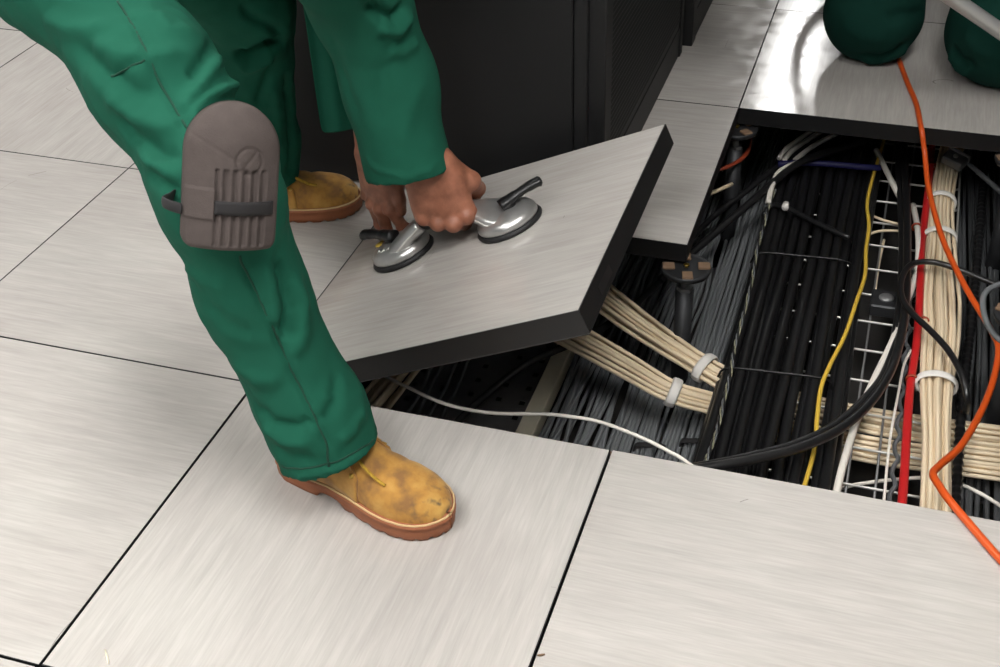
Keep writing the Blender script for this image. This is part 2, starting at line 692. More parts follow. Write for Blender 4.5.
def wrinkle(V, Q, amp, f, seed=0):
    """low cloth undulation"""
    Nn = vnormals(V, Q)
    r = np.random.default_rng(seed)
    d = np.zeros(len(V))
    for i in range(7):
        k = r.normal(size=3) * f
        d += np.sin(V @ k + r.uniform(0, 6.28) + 1.5 * np.sin(V @ (r.normal(size=3) * f * 0.6)))
    return V + Nn * (amp * d / 2.6)[:, None]


# ================================================================== SETTING
TS, TH, GAP = 0.6, 0.042, 0.0008


def tile_mesh(name, GAP=GAP, band=.0009):
    """laminate slab with black edge band, centred on its top face"""
    h = TS / 2 - GAP
    e = h - band
    V, Fc, mi = [], [], []

    def ringv(s, z):
        i = len(V)
        V.extend([(-s, -s, z), (s, -s, z), (s, s, z), (-s, s, z)])
        return i
    a = ringv(e, 0)
    b = ringv(h, -0.0006)
    c = ringv(h, -TH + 0.004)
    d = ringv(h - 0.006, -TH)
    Fc.append((a, a + 1, a + 2, a + 3)); mi.append(0)
    for p, q in ((a, b), (b, c), (c, d)):
        for j in range(4):
            k = (j + 1) % 4
            Fc.append((p + j, q + j, q + k, p + k)); mi.append(1)
    Fc.append((d + 3, d + 2, d + 1, d)); mi.append(2)
    me = bpy.data.meshes.new(name)
    me.from_pydata(V, [], Fc)
    for m in ('laminate', 'edge', 'under'):
        me.materials.append(M[m])
    me.polygons.foreach_set('material_index', np.array(mi, np.int32))
    me.update()
    return me


tile_me = tile_mesh('floor_tile')
tile_wide = tile_mesh('floor_tile', .0020, .0014)
floor = tag(empty('floor'), 'raised floor of pale streaked square panels around the opening', kind='structure')
ALONG_V = {(-1, -1), (0, 2), (-3, 1), (-2, 2), (0, 3), (-3, -1)}
HOLE = {(-1, 0), (0, 0), (0, 1)}
for i in range(-6, 5):
    for j in range(-5, 15):
        if (i, j) in HOLE:
            continue
        t = bpy.data.objects.new('floor_tile', tile_wide if (i, j) in ((-1, -1), (-2, -2)) else tile_me)
        t.location = ((i + .5) * TS, (j + .5) * TS, random.uniform(-0.0004, 0.0004))
        rv = (i, j) in ALONG_V or (not (-3 <= i <= 1 and -2 <= j <= 3) and (i + j) % 2)
        t.rotation_euler = (0, 0, math.pi / 2 * (1 if rv else 0) + math.pi * random.choice((0, 1)))
        t.parent = floor
        COL.objects.link(t)

SUB = -0.46
o = box('subfloor', -4.5, 3.6, -3.4, 9.2, SUB - 0.1, SUB, M['concrete'])
tag(o, 'dark concrete slab below the raised floor', kind='structure')
RX0, RX1, RY0, RY1, RH = -3.6, 3.0, -3.0, 9.0, 2.7
for nm, a in (('wall_left', (RX0 - .1, RX0, RY0, RY1, -.46, RH)), ('wall_right', (RX1, RX1 + .1, RY0, RY1, -.46, RH)),
              ('wall_back', (RX0, RX1, RY1, RY1 + .1, -.46, RH)), ('wall_front', (RX0, RX1, RY0 - .1, RY0, -.46, RH))):
    tag(box(nm, *a, M['wall']), 'plain pale painted room wall', kind='structure')
tag(box('ceiling', RX0 - .1, RX1 + .1, RY0 - .1, RY1 + .1, RH, RH + .1, M['ceiling']), 'white suspended ceiling of the computer room', kind='structure')


def ceiling_light(x, y, wx, wy, label):
    t = tag(empty('ceiling_light', (x, y, RH)), label, 'ceiling light', 'fluorescent ceiling lights')
    bm = bmesh.new()
    for a in ((-wx / 2, wx / 2, -wy / 2, -wy / 2 + .03), (-wx / 2, wx / 2, wy / 2 - .03, wy / 2),
              (-wx / 2, -wx / 2 + .03, -wy / 2 + .03, wy / 2 - .03), (wx / 2 - .03, wx / 2, -wy / 2 + .03, wy / 2 - .03)):
        b2 = box_data(*a, -0.03, 0)
        me = bpy.data.meshes.new('tmp')
        b2.to_mesh(me)
        b2.free()
        bm.from_mesh(me)
        bpy.data.meshes.remove(me)
    bm_obj('frame', bm, M['whitemetal'], t)
    box('diffuser', -wx / 2 + .03, wx / 2 - .03, -wy / 2 + .03, wy / 2 - .03, -0.02, -0.004, M['lamp'], t)


ceiling_light(-1.5, -1.6, 0.6, 1.2, 'long ceiling light over the front aisle nearest the wall')
ceiling_light(-0.1, -2.3, 0.6, 1.2, 'unseen long ceiling light added behind the camera to light the opening')  # unseen lamp, added so light reaches under the lifted panel
ceiling_light(-1.6, 0.6, 0.6, 1.2, 'long ceiling light above the bending worker')
ceiling_light(0.62, -0.75, 0.6, 1.2, 'unseen long ceiling light added almost above the opening to brighten it')  # unseen lamp, added to brighten the cables in the opening
ceiling_light(-0.39, 7.6, 0.31, 2.2, 'long ceiling light at the far end mirrored in the glossy tile')


# ------------------------------------------------------------------ cabinets
def cabinet(x0, x1, y0, y1, h, label):
    t = tag(empty('server_cabinet', (0, 0, 0)), label, 'cabinet')
    box('body', x0 + .004, x1 - .004, y0 + .012, y1, 0.06, h, M['cab'], t, 0.003)
    box('plinth', x0 + .01, x1 - .002, y0 + .02, y1, 0.001, 0.075, M['cab'], t, 0.002)
    box('corner_post', x1 - .05, x1, y0, y0 + .05, 0.0, h, M['cab'], t, 0.002)
    box('corner_post', x1 - .02, x1 + .0015, y1 - .03, y1, 0.0, h, M['cab'], t, 0.002)
    d = box('door', x0, x1 - .058, y0 - .018, y0 + .012, 0.006, h - .03, M['cab'], t, 0.003)
    box('side_rail', x1 - .056, x1 - .031, y0 - .018, y0 + .012, 0.006, h - .03, M['cab'], t, 0.002)
    box('door_handle', x1 - .13, x1 - .10, y0 - .035, y0 - .018, 0.95, 1.15, M['plastic'], d, 0.004)
    # side sheet with pressed horizontal dimples
    zs = np.arange(0.09, h - .05, 0.006)
    V, Fc = [], []
    for k, z in enumerate(zs):
        off = 0.0026 if k % 2 else 0.001
        V += [(x1 - .004 + off, y0 + .055, z), (x1 - .004 + off, y1 - .035, z)]
        if k:
            Fc.append((2 * k - 2, 2 * k - 1, 2 * k + 1, 2 * k))
    s = mesh_obj('side_sheet', V, Fc, M['cab2'], t, smooth=False)
    return t


cabinet(-0.97, -0.183, 0.68, 1.47, 2.0, 'black server cabinet with seamed door right behind the lifted panel')
cabinet(-0.97, -0.165, 1.51, 2.27, 2.0, 'black cabinet further back, standing behind the nearer cabinet')


# ------------------------------------------------------------------ pedestals
def pedestal_master():
    t = empty('pedestal')
    V, Fc = lathe_data([(0.05, SUB), (0.05, SUB + .004), (0.022, SUB + .006), (0.02, SUB + .03)], 24)
    mesh_obj('base_plate', V, Fc, M['galv'], t, smooth=False)
    V, Fc = lathe_data([(0.0175, SUB + .01), (0.0175, -0.10)], 20)
    mesh_obj('tube', V, Fc, M['darksteel'], t)
    V, Fc = lathe_data([(0.008, -0.11), (0.008, -0.05)], 12)
    mesh_obj('threaded_rod', V, Fc, M['galv'], t)
    V, Fc = lathe_data([(0.016, -0.106), (0.016, -0.092)], 6)
    mesh_obj('levelling_nut', V, Fc, M['galv'], t, smooth=False)
    V, Fc = lathe_data([(0.03, -0.062), (0.046, -0.058), (0.048, -0.05), (0.046, -0.047), (0.038, -0.049), (0.01, -0.049)], 28)
    hd = mesh_obj('head', V, Fc, M['darksteel'], t)
    for a in range(4):
        an = a * math.pi / 2
        mtx = Matrix.Rotation(an, 4, 'Z')
        box('gasket', 0.022, 0.045, -0.010, 0.010, -0.0485, -0.0435, M['pad'], hd, 0.001, mtx=mtx)
    V, Fc = lathe_data([(0.0035, -0.05), (0.0035, -0.0435), (0.006, -0.0432), (0.005, -0.0425)], 12)
    mesh_obj('screw', V, Fc, M['brass'], hd)
    return t


def dup(root):
    r = root.copy()
    COL.objects.link(r)
    for ch in list(root.children):
        c = ch.copy()
        COL.objects.link(c)
        c.parent = r
        for g in list(ch.children):
            d = g.copy()
            COL.objects.link(d)
            d.parent = c
    return r


ped = pedestal_master()
PEDS = [((0, .6), 'steel pedestal with round head standing open beside the lifted panel'),
        ((0, 1.2), 'steel pedestal in the dark under the far left corner of the opening'),
        ((.6, .6), 'steel pedestal with round head at the right edge of the opening'),
        ((.6, 1.2), 'steel pedestal under the far edge, right of the orange cable'),
        ((-.6, .6), 'steel pedestal hidden below the lifted panel, cabinet side'),
        ((-.6, 0), 'steel pedestal below the front boot side of the opening'),
        ((0, 0), 'steel pedestal under the near edge of the opening'),
        ((.6, 0), 'steel pedestal under the near right corner of the opening')]
for k, ((x, y), lab) in enumerate(PEDS):
    p = ped if k == 0 else dup(ped)
    p.location = (x, y, 0)
    p.rotation_euler = (0, 0, 0.3 + 0.5 * k if k else 0.25)
    tag(p, lab, 'pedestal', 'floor pedestals in the opening')

# ------------------------------------------------------------------ lifted panel
LIFT = math.radians(24)
PO = np.array([-0.6, 0, 0.0])
EX = np.array([math.cos(LIFT), 0, math.sin(LIFT)])
EY = np.array([0, 1.0, 0])
EN = np.array([-math.sin(LIFT), 0, math.cos(LIFT)])
PM = Matrix(((EX[0], EY[0], EN[0], PO[0]), (EX[1], EY[1], EN[1], PO[1]), (EX[2], EY[2], EN[2], PO[2]), (0, 0, 0, 1)))
lp = tag(empty('floor_panel'), 'lifted square floor panel tilted up by the two suction cups', 'floor panel')
lp.matrix_world = PM
box('laminate_top', .003, .597, .003, .597, -.003, .0015, M['laminate'], lp)
V = []
for z, s in ((-.0002, 0.0), (-.0002, -.0022), (-.040, -.0022), (-.044, .004)):
    lo_, hi_ = .003 + s, .597 - s
    if s == 0.0:
        lo_, hi_ = .0032, .5968
    V += [(lo_, lo_, z + .0012), (hi_, lo_, z + .0012), (hi_, hi_, z + .0012), (lo_, hi_, z + .0012)]
Fc = []
for r_ in range(3):
    for j in range(4):
        k = (j + 1) % 4
        Fc.append((r_ * 4 + j, r_ * 4 + 4 + j, r_ * 4 + 4 + k, r_ * 4 + k))
mesh_obj('edge_band', V, Fc, M['edge'], lp, smooth=False)
box('underside_sheet', .006, .594, .006, .594, -.0435, -.030, M['under'], lp)
box('edge_label', .5988, .5996, .085, .150, -.030, -.014, M['plastic'], lp)


def pnl(u, v, h=0.0):
    return PO + EX * u + EY * v + EN * h


# ------------------------------------------------------------------ suction lifter
HU0, HU1, HV = 0.150, 0.368, 0.340
lifter = tag(empty('suction_lifter'), 'double cup aluminium suction lifter clamped on the lifted panel', 'suction lifter')
lifter.matrix_world = PM


def sucker(u, v, toward, lever_ang, marks):
    prof = [(0.050, 0.0022), (0.0585, 0.0024), (0.060, 0.006), (0.057, 0.011), (0.05, 0.012)]
    V, Fc = lathe_data(prof, 40)
    V = [(x + u, y + v, z) for x, y, z in V]
    cup = mesh_obj('rubber_cup', V, Fc, M['rubber'], lifter)
    prof = [(0.054, 0.010), (0.0555, 0.014), (0.054, 0.021), (0.048, 0.028), (0.036, 0.033), (0.02, 0.035), (0.004, 0.0355)]
    V, Fc = lathe_data(prof, 40)
    V = [(x + u, y + v, z) for x, y, z in V]
    cap = mesh_obj('metal_cap', V, Fc, M['alu'], lifter)
    # cast neck sweeping from the cap up to the handle bar
    P = [np.array([u + toward * s, v, z]) for s, z in ((0.0, .020), (0.02, .030), (0.036, .039), (0.052, .046), (0.066, .052))]
    C_ = spline(P, 16)
    wd = np.interp(np.linspace(0, 1, 16), [0, .35, .7, 1], [.046, .041, .029, .0185])
    ht = np.interp(np.linspace(0, 1, 16), [0, .5, 1], [.016, .013, .014])
    T = np.gradient(C_, axis=0)
    T /= np.linalg.norm(T, axis=1)[:, None]
    Vn = []
    for c, t, a, b in zip(C_, T, wd, ht):
        side = np.array([0, 1.0, 0])
        upv = np.cross(t, side) * toward * 1.0
        for q in range(20):
            an = 2 * math.pi * q / 20
            ca, sa = math.cos(an), math.sin(an)
            Vn.append(c + side * a * math.copysign(abs(ca) ** .7, ca) + upv * b * math.copysign(abs(sa) ** .7, sa))
    Fn = []
    for i in range(15):
        for j in range(20):
            k = (j + 1) % 20
            Fn.append((i * 20 + j, i * 20 + k, i * 20 + 20 + k, i * 20 + 20 + j))
    Fn += [tuple(range(20)), tuple(range(300, 320))]
    o = mesh_obj('cast_neck', Vn, Fn, M['alu'], lifter)
    # raised rims of the neck
    for sgn in (-1, 1):
        tube('rim', [c + np.array([0, sgn * a * 0.96, 0]) for c, a in zip(C_, wd)], 0.0022, M['wire'], o, seg=6)
    # black lever
    lx, ly = math.cos(lever_ang), math.sin(lever_ang)
    b0 = np.array([u - toward * .012, v + .002, .036])
    V, Fc = tube_data(spline([b0 + np.array([0, 0, -.004]), b0 + np.array([0, 0, .013])], 4), .0125, 14)
    lv = mesh_obj('lever', V, Fc, M['plastic'], lifter)
    P = [b0 + np.array([lx * s * 1.1, ly * s * 1.1, z]) for s, z in ((-.012, .006), (.01, .010), (.03, .013), (.05, .014), (.062, .013))]
    tube('lever_grip', P, [.0145] * 3 + [.0125] * 3 + [.0105] * 4 + [.012] * 4 + [.0135, .008], M['plastic'], lv, n=16, seg=12, flat=0.7)
    if marks:
        # cast letters on the cap and the round sticker
        for q in range(5):
            x0 = u - .026 + q * .0095
            tube('cast_letter', [(x0, v - .034, .0325), (x0 + .003, v - .027, .0345), (x0 + .0055, v - .034, .0328)], .0011, M['print'], cap, seg=5)
        V, Fc = lathe_data([(.012, .0), (.012, .0012)], 20)
        V = [(x + u - .034, y + v + .002, z + .0325) for x, y, z in V]
        mesh_obj('sticker', V, Fc, M['sticker'], cap)


sucker(HU0, HV, 1, math.radians(160), True)
sucker(HU1, HV + .006, -1, math.radians(34), False)
tube('handle_bar', [(HU0 + .060, HV, .052), (.26, HV + .003, .053), (HU1 - .060, HV + .006, .052)], .0150, M['plastic'], lifter, n=14, seg=16)


# ================================================================== PEOPLE
def nrm(v):
    v = np.array(v, float)
    return v / np.linalg.norm(v)


def hand_prims(W, distal, dorsal, side, curls, thumb, elbow, sc=1.0):
    """side=+1: thumb on cross(dorsal, distal) side.  curls: 4x(mcp,pip,dip,splay) degrees, index first."""
    Z = nrm(distal)
    D = np.array(dorsal, float)
    D = nrm(D - Z * (D @ Z))
    L = np.cross(D, Z) * side
    W = np.array(W, float)
    g = lambda l, d, z: W + (L * l + D * d + Z * z) * sc
    mcp = [(.031, .003, .088), (.0105, .0075, .093), (-.0105, .006, .088), (-.030, .0, .079)]
    lens = [(.043, .026, .020), (.047, .029, .021), (.043, .027, .021), (.034, .020, .018)]
    pr, nails = [], []
    pr.append(cone(g(0, 0, -.01), elbow, .026 * sc, .036, (D, 1.15), .02))
    for l, m in zip((.018, .006, -.006, -.017), mcp):
        pr.append(cone(g(l, -.002, .004), g(m[0], m[1] - .005, m[2] - .004), .0185 * sc, .0135 * sc, (D, 1.12), .014 * sc))
    pr.append(cone(g(-.02, -.008, .03), g(-.026, -.008, .062), .015 * sc, .013 * sc, None, .012 * sc))
    for m, ln, cu, f in zip(mcp, lens, curls, (1.0, 1.03, .98, .86)):
        p = g(*m)
        pr.append(cone(p, p + D * .003 * sc, .0118 * f * sc, .0112 * f * sc, None, .006 * sc))
        ang = 0.0
        r = [.0112, .0098, .0089, .0076]
        for j in range(3):
            ang += math.radians(cu[j])
            d = Z * math.cos(ang) - D * math.sin(ang) + L * math.sin(math.radians(cu[3])) * max(math.cos(ang), .2)
            d = nrm(d)
            q = p + d * ln[j] * sc
            pr.append(cone(p, q, r[j] * f * sc, r[j + 1] * f * sc, None, .0035 * sc))
            if j == 1:   # knuckle
                nd = Z * math.sin(ang) + D * math.cos(ang)
                pr.append(cone(p + nd * .0015 * sc, p + nd * .002 * sc, .0098 * f * sc, .0098 * f * sc, None, .004 * sc))
            p = q
        nd = nrm(Z * math.sin(ang) + D * math.cos(ang))
        nails.append((p - d * .006 * sc + nd * .0062 * f * sc, d, nd, .0062 * f * sc))
    T = [g(*t) for t in thumb]
    tr = [.0165, .0130, .0108, .0086]
    for j in range(3):
        pr.append(cone(T[j], T[j + 1], tr[j] * sc, tr[j + 1] * sc, None, (.014, .006, .004)[j] * sc))
    return pr, nails


def join_meshes(parts):
    Vs, Qs, n = [], [], 0
    for V, Q in parts:
        Vs.append(V)
        Qs.append(Q + n)
        n += len(V)
    return np.concatenate(Vs), np.concatenate(Qs)


def nail_mesh(c, d, nd, r, parent):
    s = np.cross(d, nd)
    V, Fc = [], []
    for i, (rr, h) in enumerate(((1, -.0008), (1, 0.0002), (.75, .0009), (.3, .0012))):
        for j in range(12):
            a = 2 * math.pi * j / 12
            V.append(c + d * math.cos(a) * rr * r * 1.25 + s * math.sin(a) * rr * r + nd * h)
    for i in range(3):
        for j in range(12):
            k = (j + 1) % 12
            Fc.append((i * 12 + j, i * 12 + k, i * 12 + 12 + k, i * 12 + 12 + j))
    Fc.append(tuple(range(36, 48)))
    mesh_obj('fingernail', V, Fc, M['nail'], parent)


def head_prims(c, fwd, up):
    f, u = nrm(fwd), nrm(np.array(up, float) - nrm(fwd) * (np.array(up, float) @ nrm(fwd)))
    s = np.cross(f, u)
    g = lambda a, b, d: np.array(c, float) + f * a + s * b + u * d
    pr = [cone(g(-.02, 0, .03), g(.02, 0, .035), .088, .082, (s, 1.15), .03),
          cone(g(.02, 0, -.01), g(.045, 0, -.075), .07, .038, (s, 1.05), .03),
          cone(g(.085, 0, .015), g(.112, 0, -.022), .008, .014, None, .014),
          cone(g(.112, -.009, -.024), g(.112, .009, -.024), .009, .009, None, .008),
          cone(g(.082, -.035, .03), g(.082, .035, .03), .012, .012, None, .015),
          cone(g(.086, -.018, -.055), g(.086, .018, -.055), .008, .008, None, .006),
          cone(g(.084, -.014, -.066), g(.084, .014, -.066), .008, .008, None, .006)]
    for sg in (-1, 1):
        pr.append(cone(g(-.002, sg * .077, .018), g(-.012, sg * .084, -.018), .014, .010, (s, 1.8), .008))
    eyes = [(g(.083, sg * .031, .012), f, s, u) for sg in (-1, 1)]
    hair = [cone(g(-.03, 0, .04), g(.012, 0, .055), .092, .084, (s, 1.12), .02),
            cone(g(-.045, 0, -.01), g(-.03, 0, .03), .075, .09, (s, 1.12), .02)]
    return pr, eyes, hair


def eye_mesh(e, parent):
    c, f, s, u = e
    for r, off, mt, nm in ((.012, 0, 'eye', 'eye'), (.006, .0078, 'iris', 'iris')):
        bm = bmesh.new()
        bmesh.ops.create_uvsphere(bm, u_segments=16, v_segments=10, radius=r)
        bm_obj(nm, bm, M[mt], parent, True, Matrix.Translation(Vector(c + f * off)))


# ------------------------------------------------------------------ boots
_bx = np.array([0, .0015, .005, .012, .03, .07, .11, .15, .19, .215, .24, .258, .271, .280, .2852, .287])
_bw = np.array([0, .008, .016, .025, .034, .037, .036, .042, .050, .052, .0495, .043, .033, .021, .010, 0.0])
BX, BW = _bx, _bw


def boot_halfwidth(x):
    return np.interp(x, BX, BW)


def boot_top(x):
    return np.interp(x, [0, .006, .03, .07, .10, .12, .14, .16, .18, .20, .225, .25, .268, .278, .287],
                     [.09, .115, .14, .145, .139, .125, .104, .089, .079, .073, .068, .062, .053, .043, .034])


def boot_surf(x, phi, off=0.0):
    """phi 0 = +y base, pi = -y base"""
    wv = max(boot_halfwidth(x) - .0045, .001) + off
    zb = .027
    h = max(boot_top(x) - zb, .004) + off
    c_, s_ = math.cos(phi), math.sin(phi)
    bul = 1.0 + 0.02 * math.sin(phi * 2) ** 2
    return np.array([x, wv * math.copysign(abs(c_) ** .8, c_) * bul, zb + h * max(s_, 0) ** .85])


def make_boot(parent, mtx):
    t = empty('boot', parent=parent)
    t.matrix_world = mtx
    xs = np.concatenate([[.0045, .008], np.linspace(.014, .262, 44), [.268, .273, .277, .280, .2815]])
    ph = np.linspace(0, math.pi, 33)
    V = np.array([boot_surf(x, p) for x in xs for p in ph])
    # creases over the toes
    for i in range(len(V)):
        x, y, z = V[i]
        if z > .05:
            V[i, 2] -= .0022 * math.exp(-((x - .195 - .12 * y) / .006) ** 2) + .0018 * math.exp(-((x - .178 + .15 * y) / .006) ** 2)
    n = len(ph)
    Fc = [(i * n + j, i * n + j + 1, i * n + n + j + 1, i * n + n + j) for i in range(len(xs) - 1) for j in range(n - 1)]
    Fc += [tuple(range(n))[::-1], tuple(range((len(xs) - 1) * n, len(xs) * n))]
    up = mesh_obj('upper', V, Fc, M['nubuck'], t)
    # quarters: raised side panels that carry the eyelets
    for sg in (0, 1):
        qx = np.linspace(.03, .166, 26)
        V2 = []
        for x in qx:
            top = np.interp(x, [.03, .08, .13, .166], [1.32, 1.30, 1.22, .62])
            for p in np.linspace(.02, top, 12):
                V2.append(boot_surf(x, p if sg == 0 else math.pi - p, .0040))
        F2 = [(i * 12 + j, i * 12 + j + 1, i * 12 + 13 + j, i * 12 + 12 + j) for i in range(25) for j in range(11)]
        if sg:
            F2 = [f[::-1] for f in F2]
        q = mesh_obj('quarter', V2, F2, M['nubuck'], t)
        so = q.modifiers.new('thick', 'SOLIDIFY')
        so.thickness = .0034
        # stitching rows near the front edge
        for row in (.006, .010, .014):
            pts = [boot_surf(x, (lambda a: a if sg == 0 else math.pi - a)(np.interp(x, [.03, .08, .13, .166], [1.30, 1.27, 1.18, .62]) - row * 7), .0050) for x in np.linspace(.07, .162 - row, 14)]
            tube('stitching', pts, .0006, M['welt'], q, seg=5)
        for x in (.104, .124, .143, .158):
            a = np.interp(x, [.03, .08, .13, .166], [1.32, 1.30, 1.22, .62]) - .14
            c = boot_surf(x, a if sg == 0 else math.pi - a, .0046)
            out = nrm(boot_surf(x, a if sg == 0 else math.pi - a, .02) - c)
            r0 = tube('eyelet', [c - out * .001, c + out * .0016], .0036, M['brass'], q, seg=12)
    # tongue
    V2 = []
    for x in np.linspace(.085, .165, 14):
        for p in np.linspace(math.pi / 2 - .45, math.pi / 2 + .45, 9):
            V2.append(boot_surf(x, p, .0016))
    mesh_obj('tongue', V2, [(i * 9 + j, i * 9 + j + 1, i * 9 + 10 + j, i * 9 + 9 + j) for i in range(13) for j in range(8)], M['nubuck'], t)
    # laces
    for x in (.104, .124, .143):
        a = np.interp(x, [.03, .08, .13, .166], [1.32, 1.30, 1.22, .62]) - .14
        pts = [boot_surf(x, a, .004), boot_surf(x + .006, a + .2, .008), boot_surf(x + .010, math.pi / 2, .009), boot_surf(x + .006, math.pi - a - .2, .008), boot_surf(x, math.pi - a, .004)]
        tube('lace', pts, .0022, M['lace'], t, n=14, seg=6)
    for dy, ln in ((-.02, .0), (-.011, .006)):
        p0 = boot_surf(.142, math.pi - 1.15, .008)
        pts = [boot_surf(.128, math.pi - 1.25 - dy, .009), boot_surf(.150 + ln, math.pi - 1.12 + dy * 3, .012), boot_surf(.170 + ln, math.pi - 1.05 + dy * 2, .009), boot_surf(.190 + ln, math.pi - 1.02 + dy, .004), boot_surf(.205 + ln * .3, math.pi - 1.02, .0025)]
        tube('lace_end', pts, .0024, M['lace'], t, n=18, seg=6)
    # sole
    ang = []
    top = [(x, w_) for x, w_ in zip(.1435 - .1435 * np.cos(np.linspace(0, math.pi, 60)), boot_halfwidth(.1435 - .1435 * np.cos(np.linspace(0, math.pi, 60))))]
    top[0] = (0.0, .003)
    top[-1] = (.287, .002)
    ring = [(x, w_) for x, w_ in top] + [(x, -w_) for x, w_ in top[::-1]]
    m_ = len(ring)
    V3, F3 = [], []

    def botz(x, i):
        if .088 < x < .135:
            return .011 * math.sin((x - .088) / .047 * math.pi) ** .3
        return .0035 if (x > .14 and i % 4 == 0) else 0.0
    for off, z in ((-.003, None), (.0, None), (.0012, .013), (.0005, .0200), (.0024, .0215), (.0024, .0270), (-.001, .0288), (-.007, .0290)):
        for i, (x, y) in enumerate(ring):
            a_, b_ = ring[i - 1], ring[(i + 1) % m_]
            s = nrm((-(b_[1] - a_[1]), b_[0] - a_[0], 0))
            zz = z if z is not None else botz(x, i) + (.0 if off < 0 else .002)
            V3.append((x + s[0] * off, y + s[1] * off, zz))
    for r_ in range(7):
        for i in range(m_):
            k = (i + 1) % m_
            F3.append((r_ * m_ + i, r_ * m_ + k, (r_ + 1) * m_ + k, (r_ + 1) * m_ + i)[::-1])
    for r_, rev in ((0, False), (7, True)):
        for i in range(59):
            f = (r_ * m_ + i, r_ * m_ + i + 1, r_ * m_ + m_ - 2 - i, r_ * m_ + m_ - 1 - i)
            F3.append(f[::-1] if rev else f)
    so = mesh_obj('sole', V3, F3, M['sole'], t)
    tube('welt', [(x, y + math.copysign(.0002, y), .0288) for x, y in ring[1:]], .0016, M['welt'], so, seg=5)
    return t


def place(x, y, z, deg, s=1.0):
    return Matrix.Translation((x, y, z)) @ Matrix.Rotation(math.radians(deg), 4, 'Z') @ Matrix.Scale(s, 4)


# ------------------------------------------------------------------ the bending worker
person = tag(empty('person', (-0.6, 0.15, 0)), 'worker in green workwear and tan boots bending over the lifted panel', 'person')
pinv = Matrix.Translation((0.6, -0.15, 0))


def own(o, who=None):
    """hang a part built in room coordinates under its person"""
    p = who or person
    o.parent = p
    o.matrix_parent_inverse = Matrix.Translation(-p.location)
    return o


ANK_N, KNEE_N, HIP_N = (-.378, -.196, .09), (-.470, -.196, .485), (-.80, .035, .70)
ANK_F, KNEE_F, HIP_F = (-.835, .51, .09), (-.770, .455, .455), (-.90, .22, .72)
tr = [cone((-.344, -.212, .02), (-.380, -.204, .16), .0785, .070, None, .03),
      cone((-.384, -.203, .16), (-.448, -.202, .34), .069, .069, None, .03),
      cone((-.448, -.202, .34), KNEE_N, .069, .071, None, .03),
      cone(KNEE_N, (-.60, -.10, .578), .070, .079, None, .05),
      cone((-.60, -.10, .578), HIP_N, .079, .098, None, .05),
      cone((-.825, .51, .02), (-.818, .505, .16), .070, .071, None, .03),
      cone((-.818, .505, .16), KNEE_F, .071, .078, None, .03),
      cone(KNEE_F, HIP_F, .072, .105, None, .045),
      cone(HIP_N, HIP_F, .125, .125, None, .06),
      cone((-.90, .10, .76), (-.80, .16, .84), .145, .14, (nrm((.6, 0, .8)), 1.1), .06)]
cuts = [((-.355, -.210, .094), (.30, .02, -1.0), .16), ((-.84, .51, .060), (.30, .1, -1.0), .13)]
hol = [cone((-.3315, -.2145, -.03), (-.371, -.206, .125), .072, .0610), cone((-.828, .51, -.05), (-.821, .505, .10), .061, .061)]
V, Q = sdf_mesh(tr, .0048, cuts, hol)
V = wrinkle(V, Q, .0016, 24, 3)
V = wrinkle(V, Q, .0009, 75, 4)
FOLDS = [
    # seams
    ([(118, 0), (140, 36), (160, 82), (187, 132)], -.0035, .0045),
    ([(110, 77), (146, 59)], -.003, .005),
    ([(238, 252), (252, 282), (268, 318), (290, 366), (312, 410), (326, 442), (331, 470)], -.0035, .0045),
    ([(275, 472), (300, 478), (340, 468), (384, 440)], .0022, .004),
    # thigh folds
    ([(240, 82), (222, 92), (204, 108), (192, 132)], .009, .009),
    ([(222, 52), (200, 84), (178, 118)], .007, .010),
    ([(214, 40), (205, 60), (190, 84)], -.006, .009),
    ([(232, 96), (214, 104), (196, 124)], -.008, .007),
    ([(90, 40), (120, 54), (150, 58), (185, 50)], .005, .012),
    ([(70, 40), (105, 72), (138, 92), (168, 92)], -.006, .013),
    ([(100, 90), (135, 118), (165, 128), (185, 126)], .006, .012),
    ([(115, 118), (140, 142), (165, 156), (184, 158)], -.007, .011),
    ([(135, 140), (155, 166), (175, 180)], .006, .010),
    ([(150, 170), (166, 184), (182, 192)], -.006, .009),
    ([(40, 14), (70, 30), (110, 28)], .005, .012),
    ([(150, 10), (170, 30), (196, 30)], .004, .012),
    # behind and below the knee
    ([(182, 262), (205, 282), (232, 290)], .004, .012),
    ([(277, 256), (286, 282), (290, 310), (284, 344)], -.009, .009),
    ([(292, 268), (302, 300), (302, 335), (292, 360)], .006, .012),
    ([(262, 258), (272, 290), (276, 330)], .004, .010),
    ([(205, 300), (225, 325), (255, 335)], -.003, .014),
    ([(232, 360), (255, 380), (285, 382)], .004, .012),
    ([(252, 402), (272, 424), (300, 428), (318, 418)], -.006, .010),
    ([(262, 424), (286, 442), (312, 442)], .006, .010),
    ([(268, 446), (290, 458), (318, 458)], -.004, .009),
    ([(340, 372), (335, 402), (325, 424)], -.005, .010),
    ([(366, 408), (352, 430), (338, 446)], .004, .010),
    # far leg: cloth bunched at the knee
    ([(232, 58), (252, 56), (268, 46), (290, 44)], -.016, .010),
    ([(240, 72), (258, 64), (276, 56)], .008, .010),
    ([(255, 110), (266, 80), (275, 60)], -.006, .008),
    ([(285, 70), (290, 110), (292, 150), (290, 190)], -.006, .009),
    ([(272, 80), (278, 120), (276, 170)], .005, .011),
    ([(240, 4), (252, 18), (272, 28), (288, 38)], -.008, .008),
]
V = add_folds(V, Q, FOLDS)
trousers = own(fast_mesh('trousers', V, Q, M['green']))
TN = vnormals(V, Q)
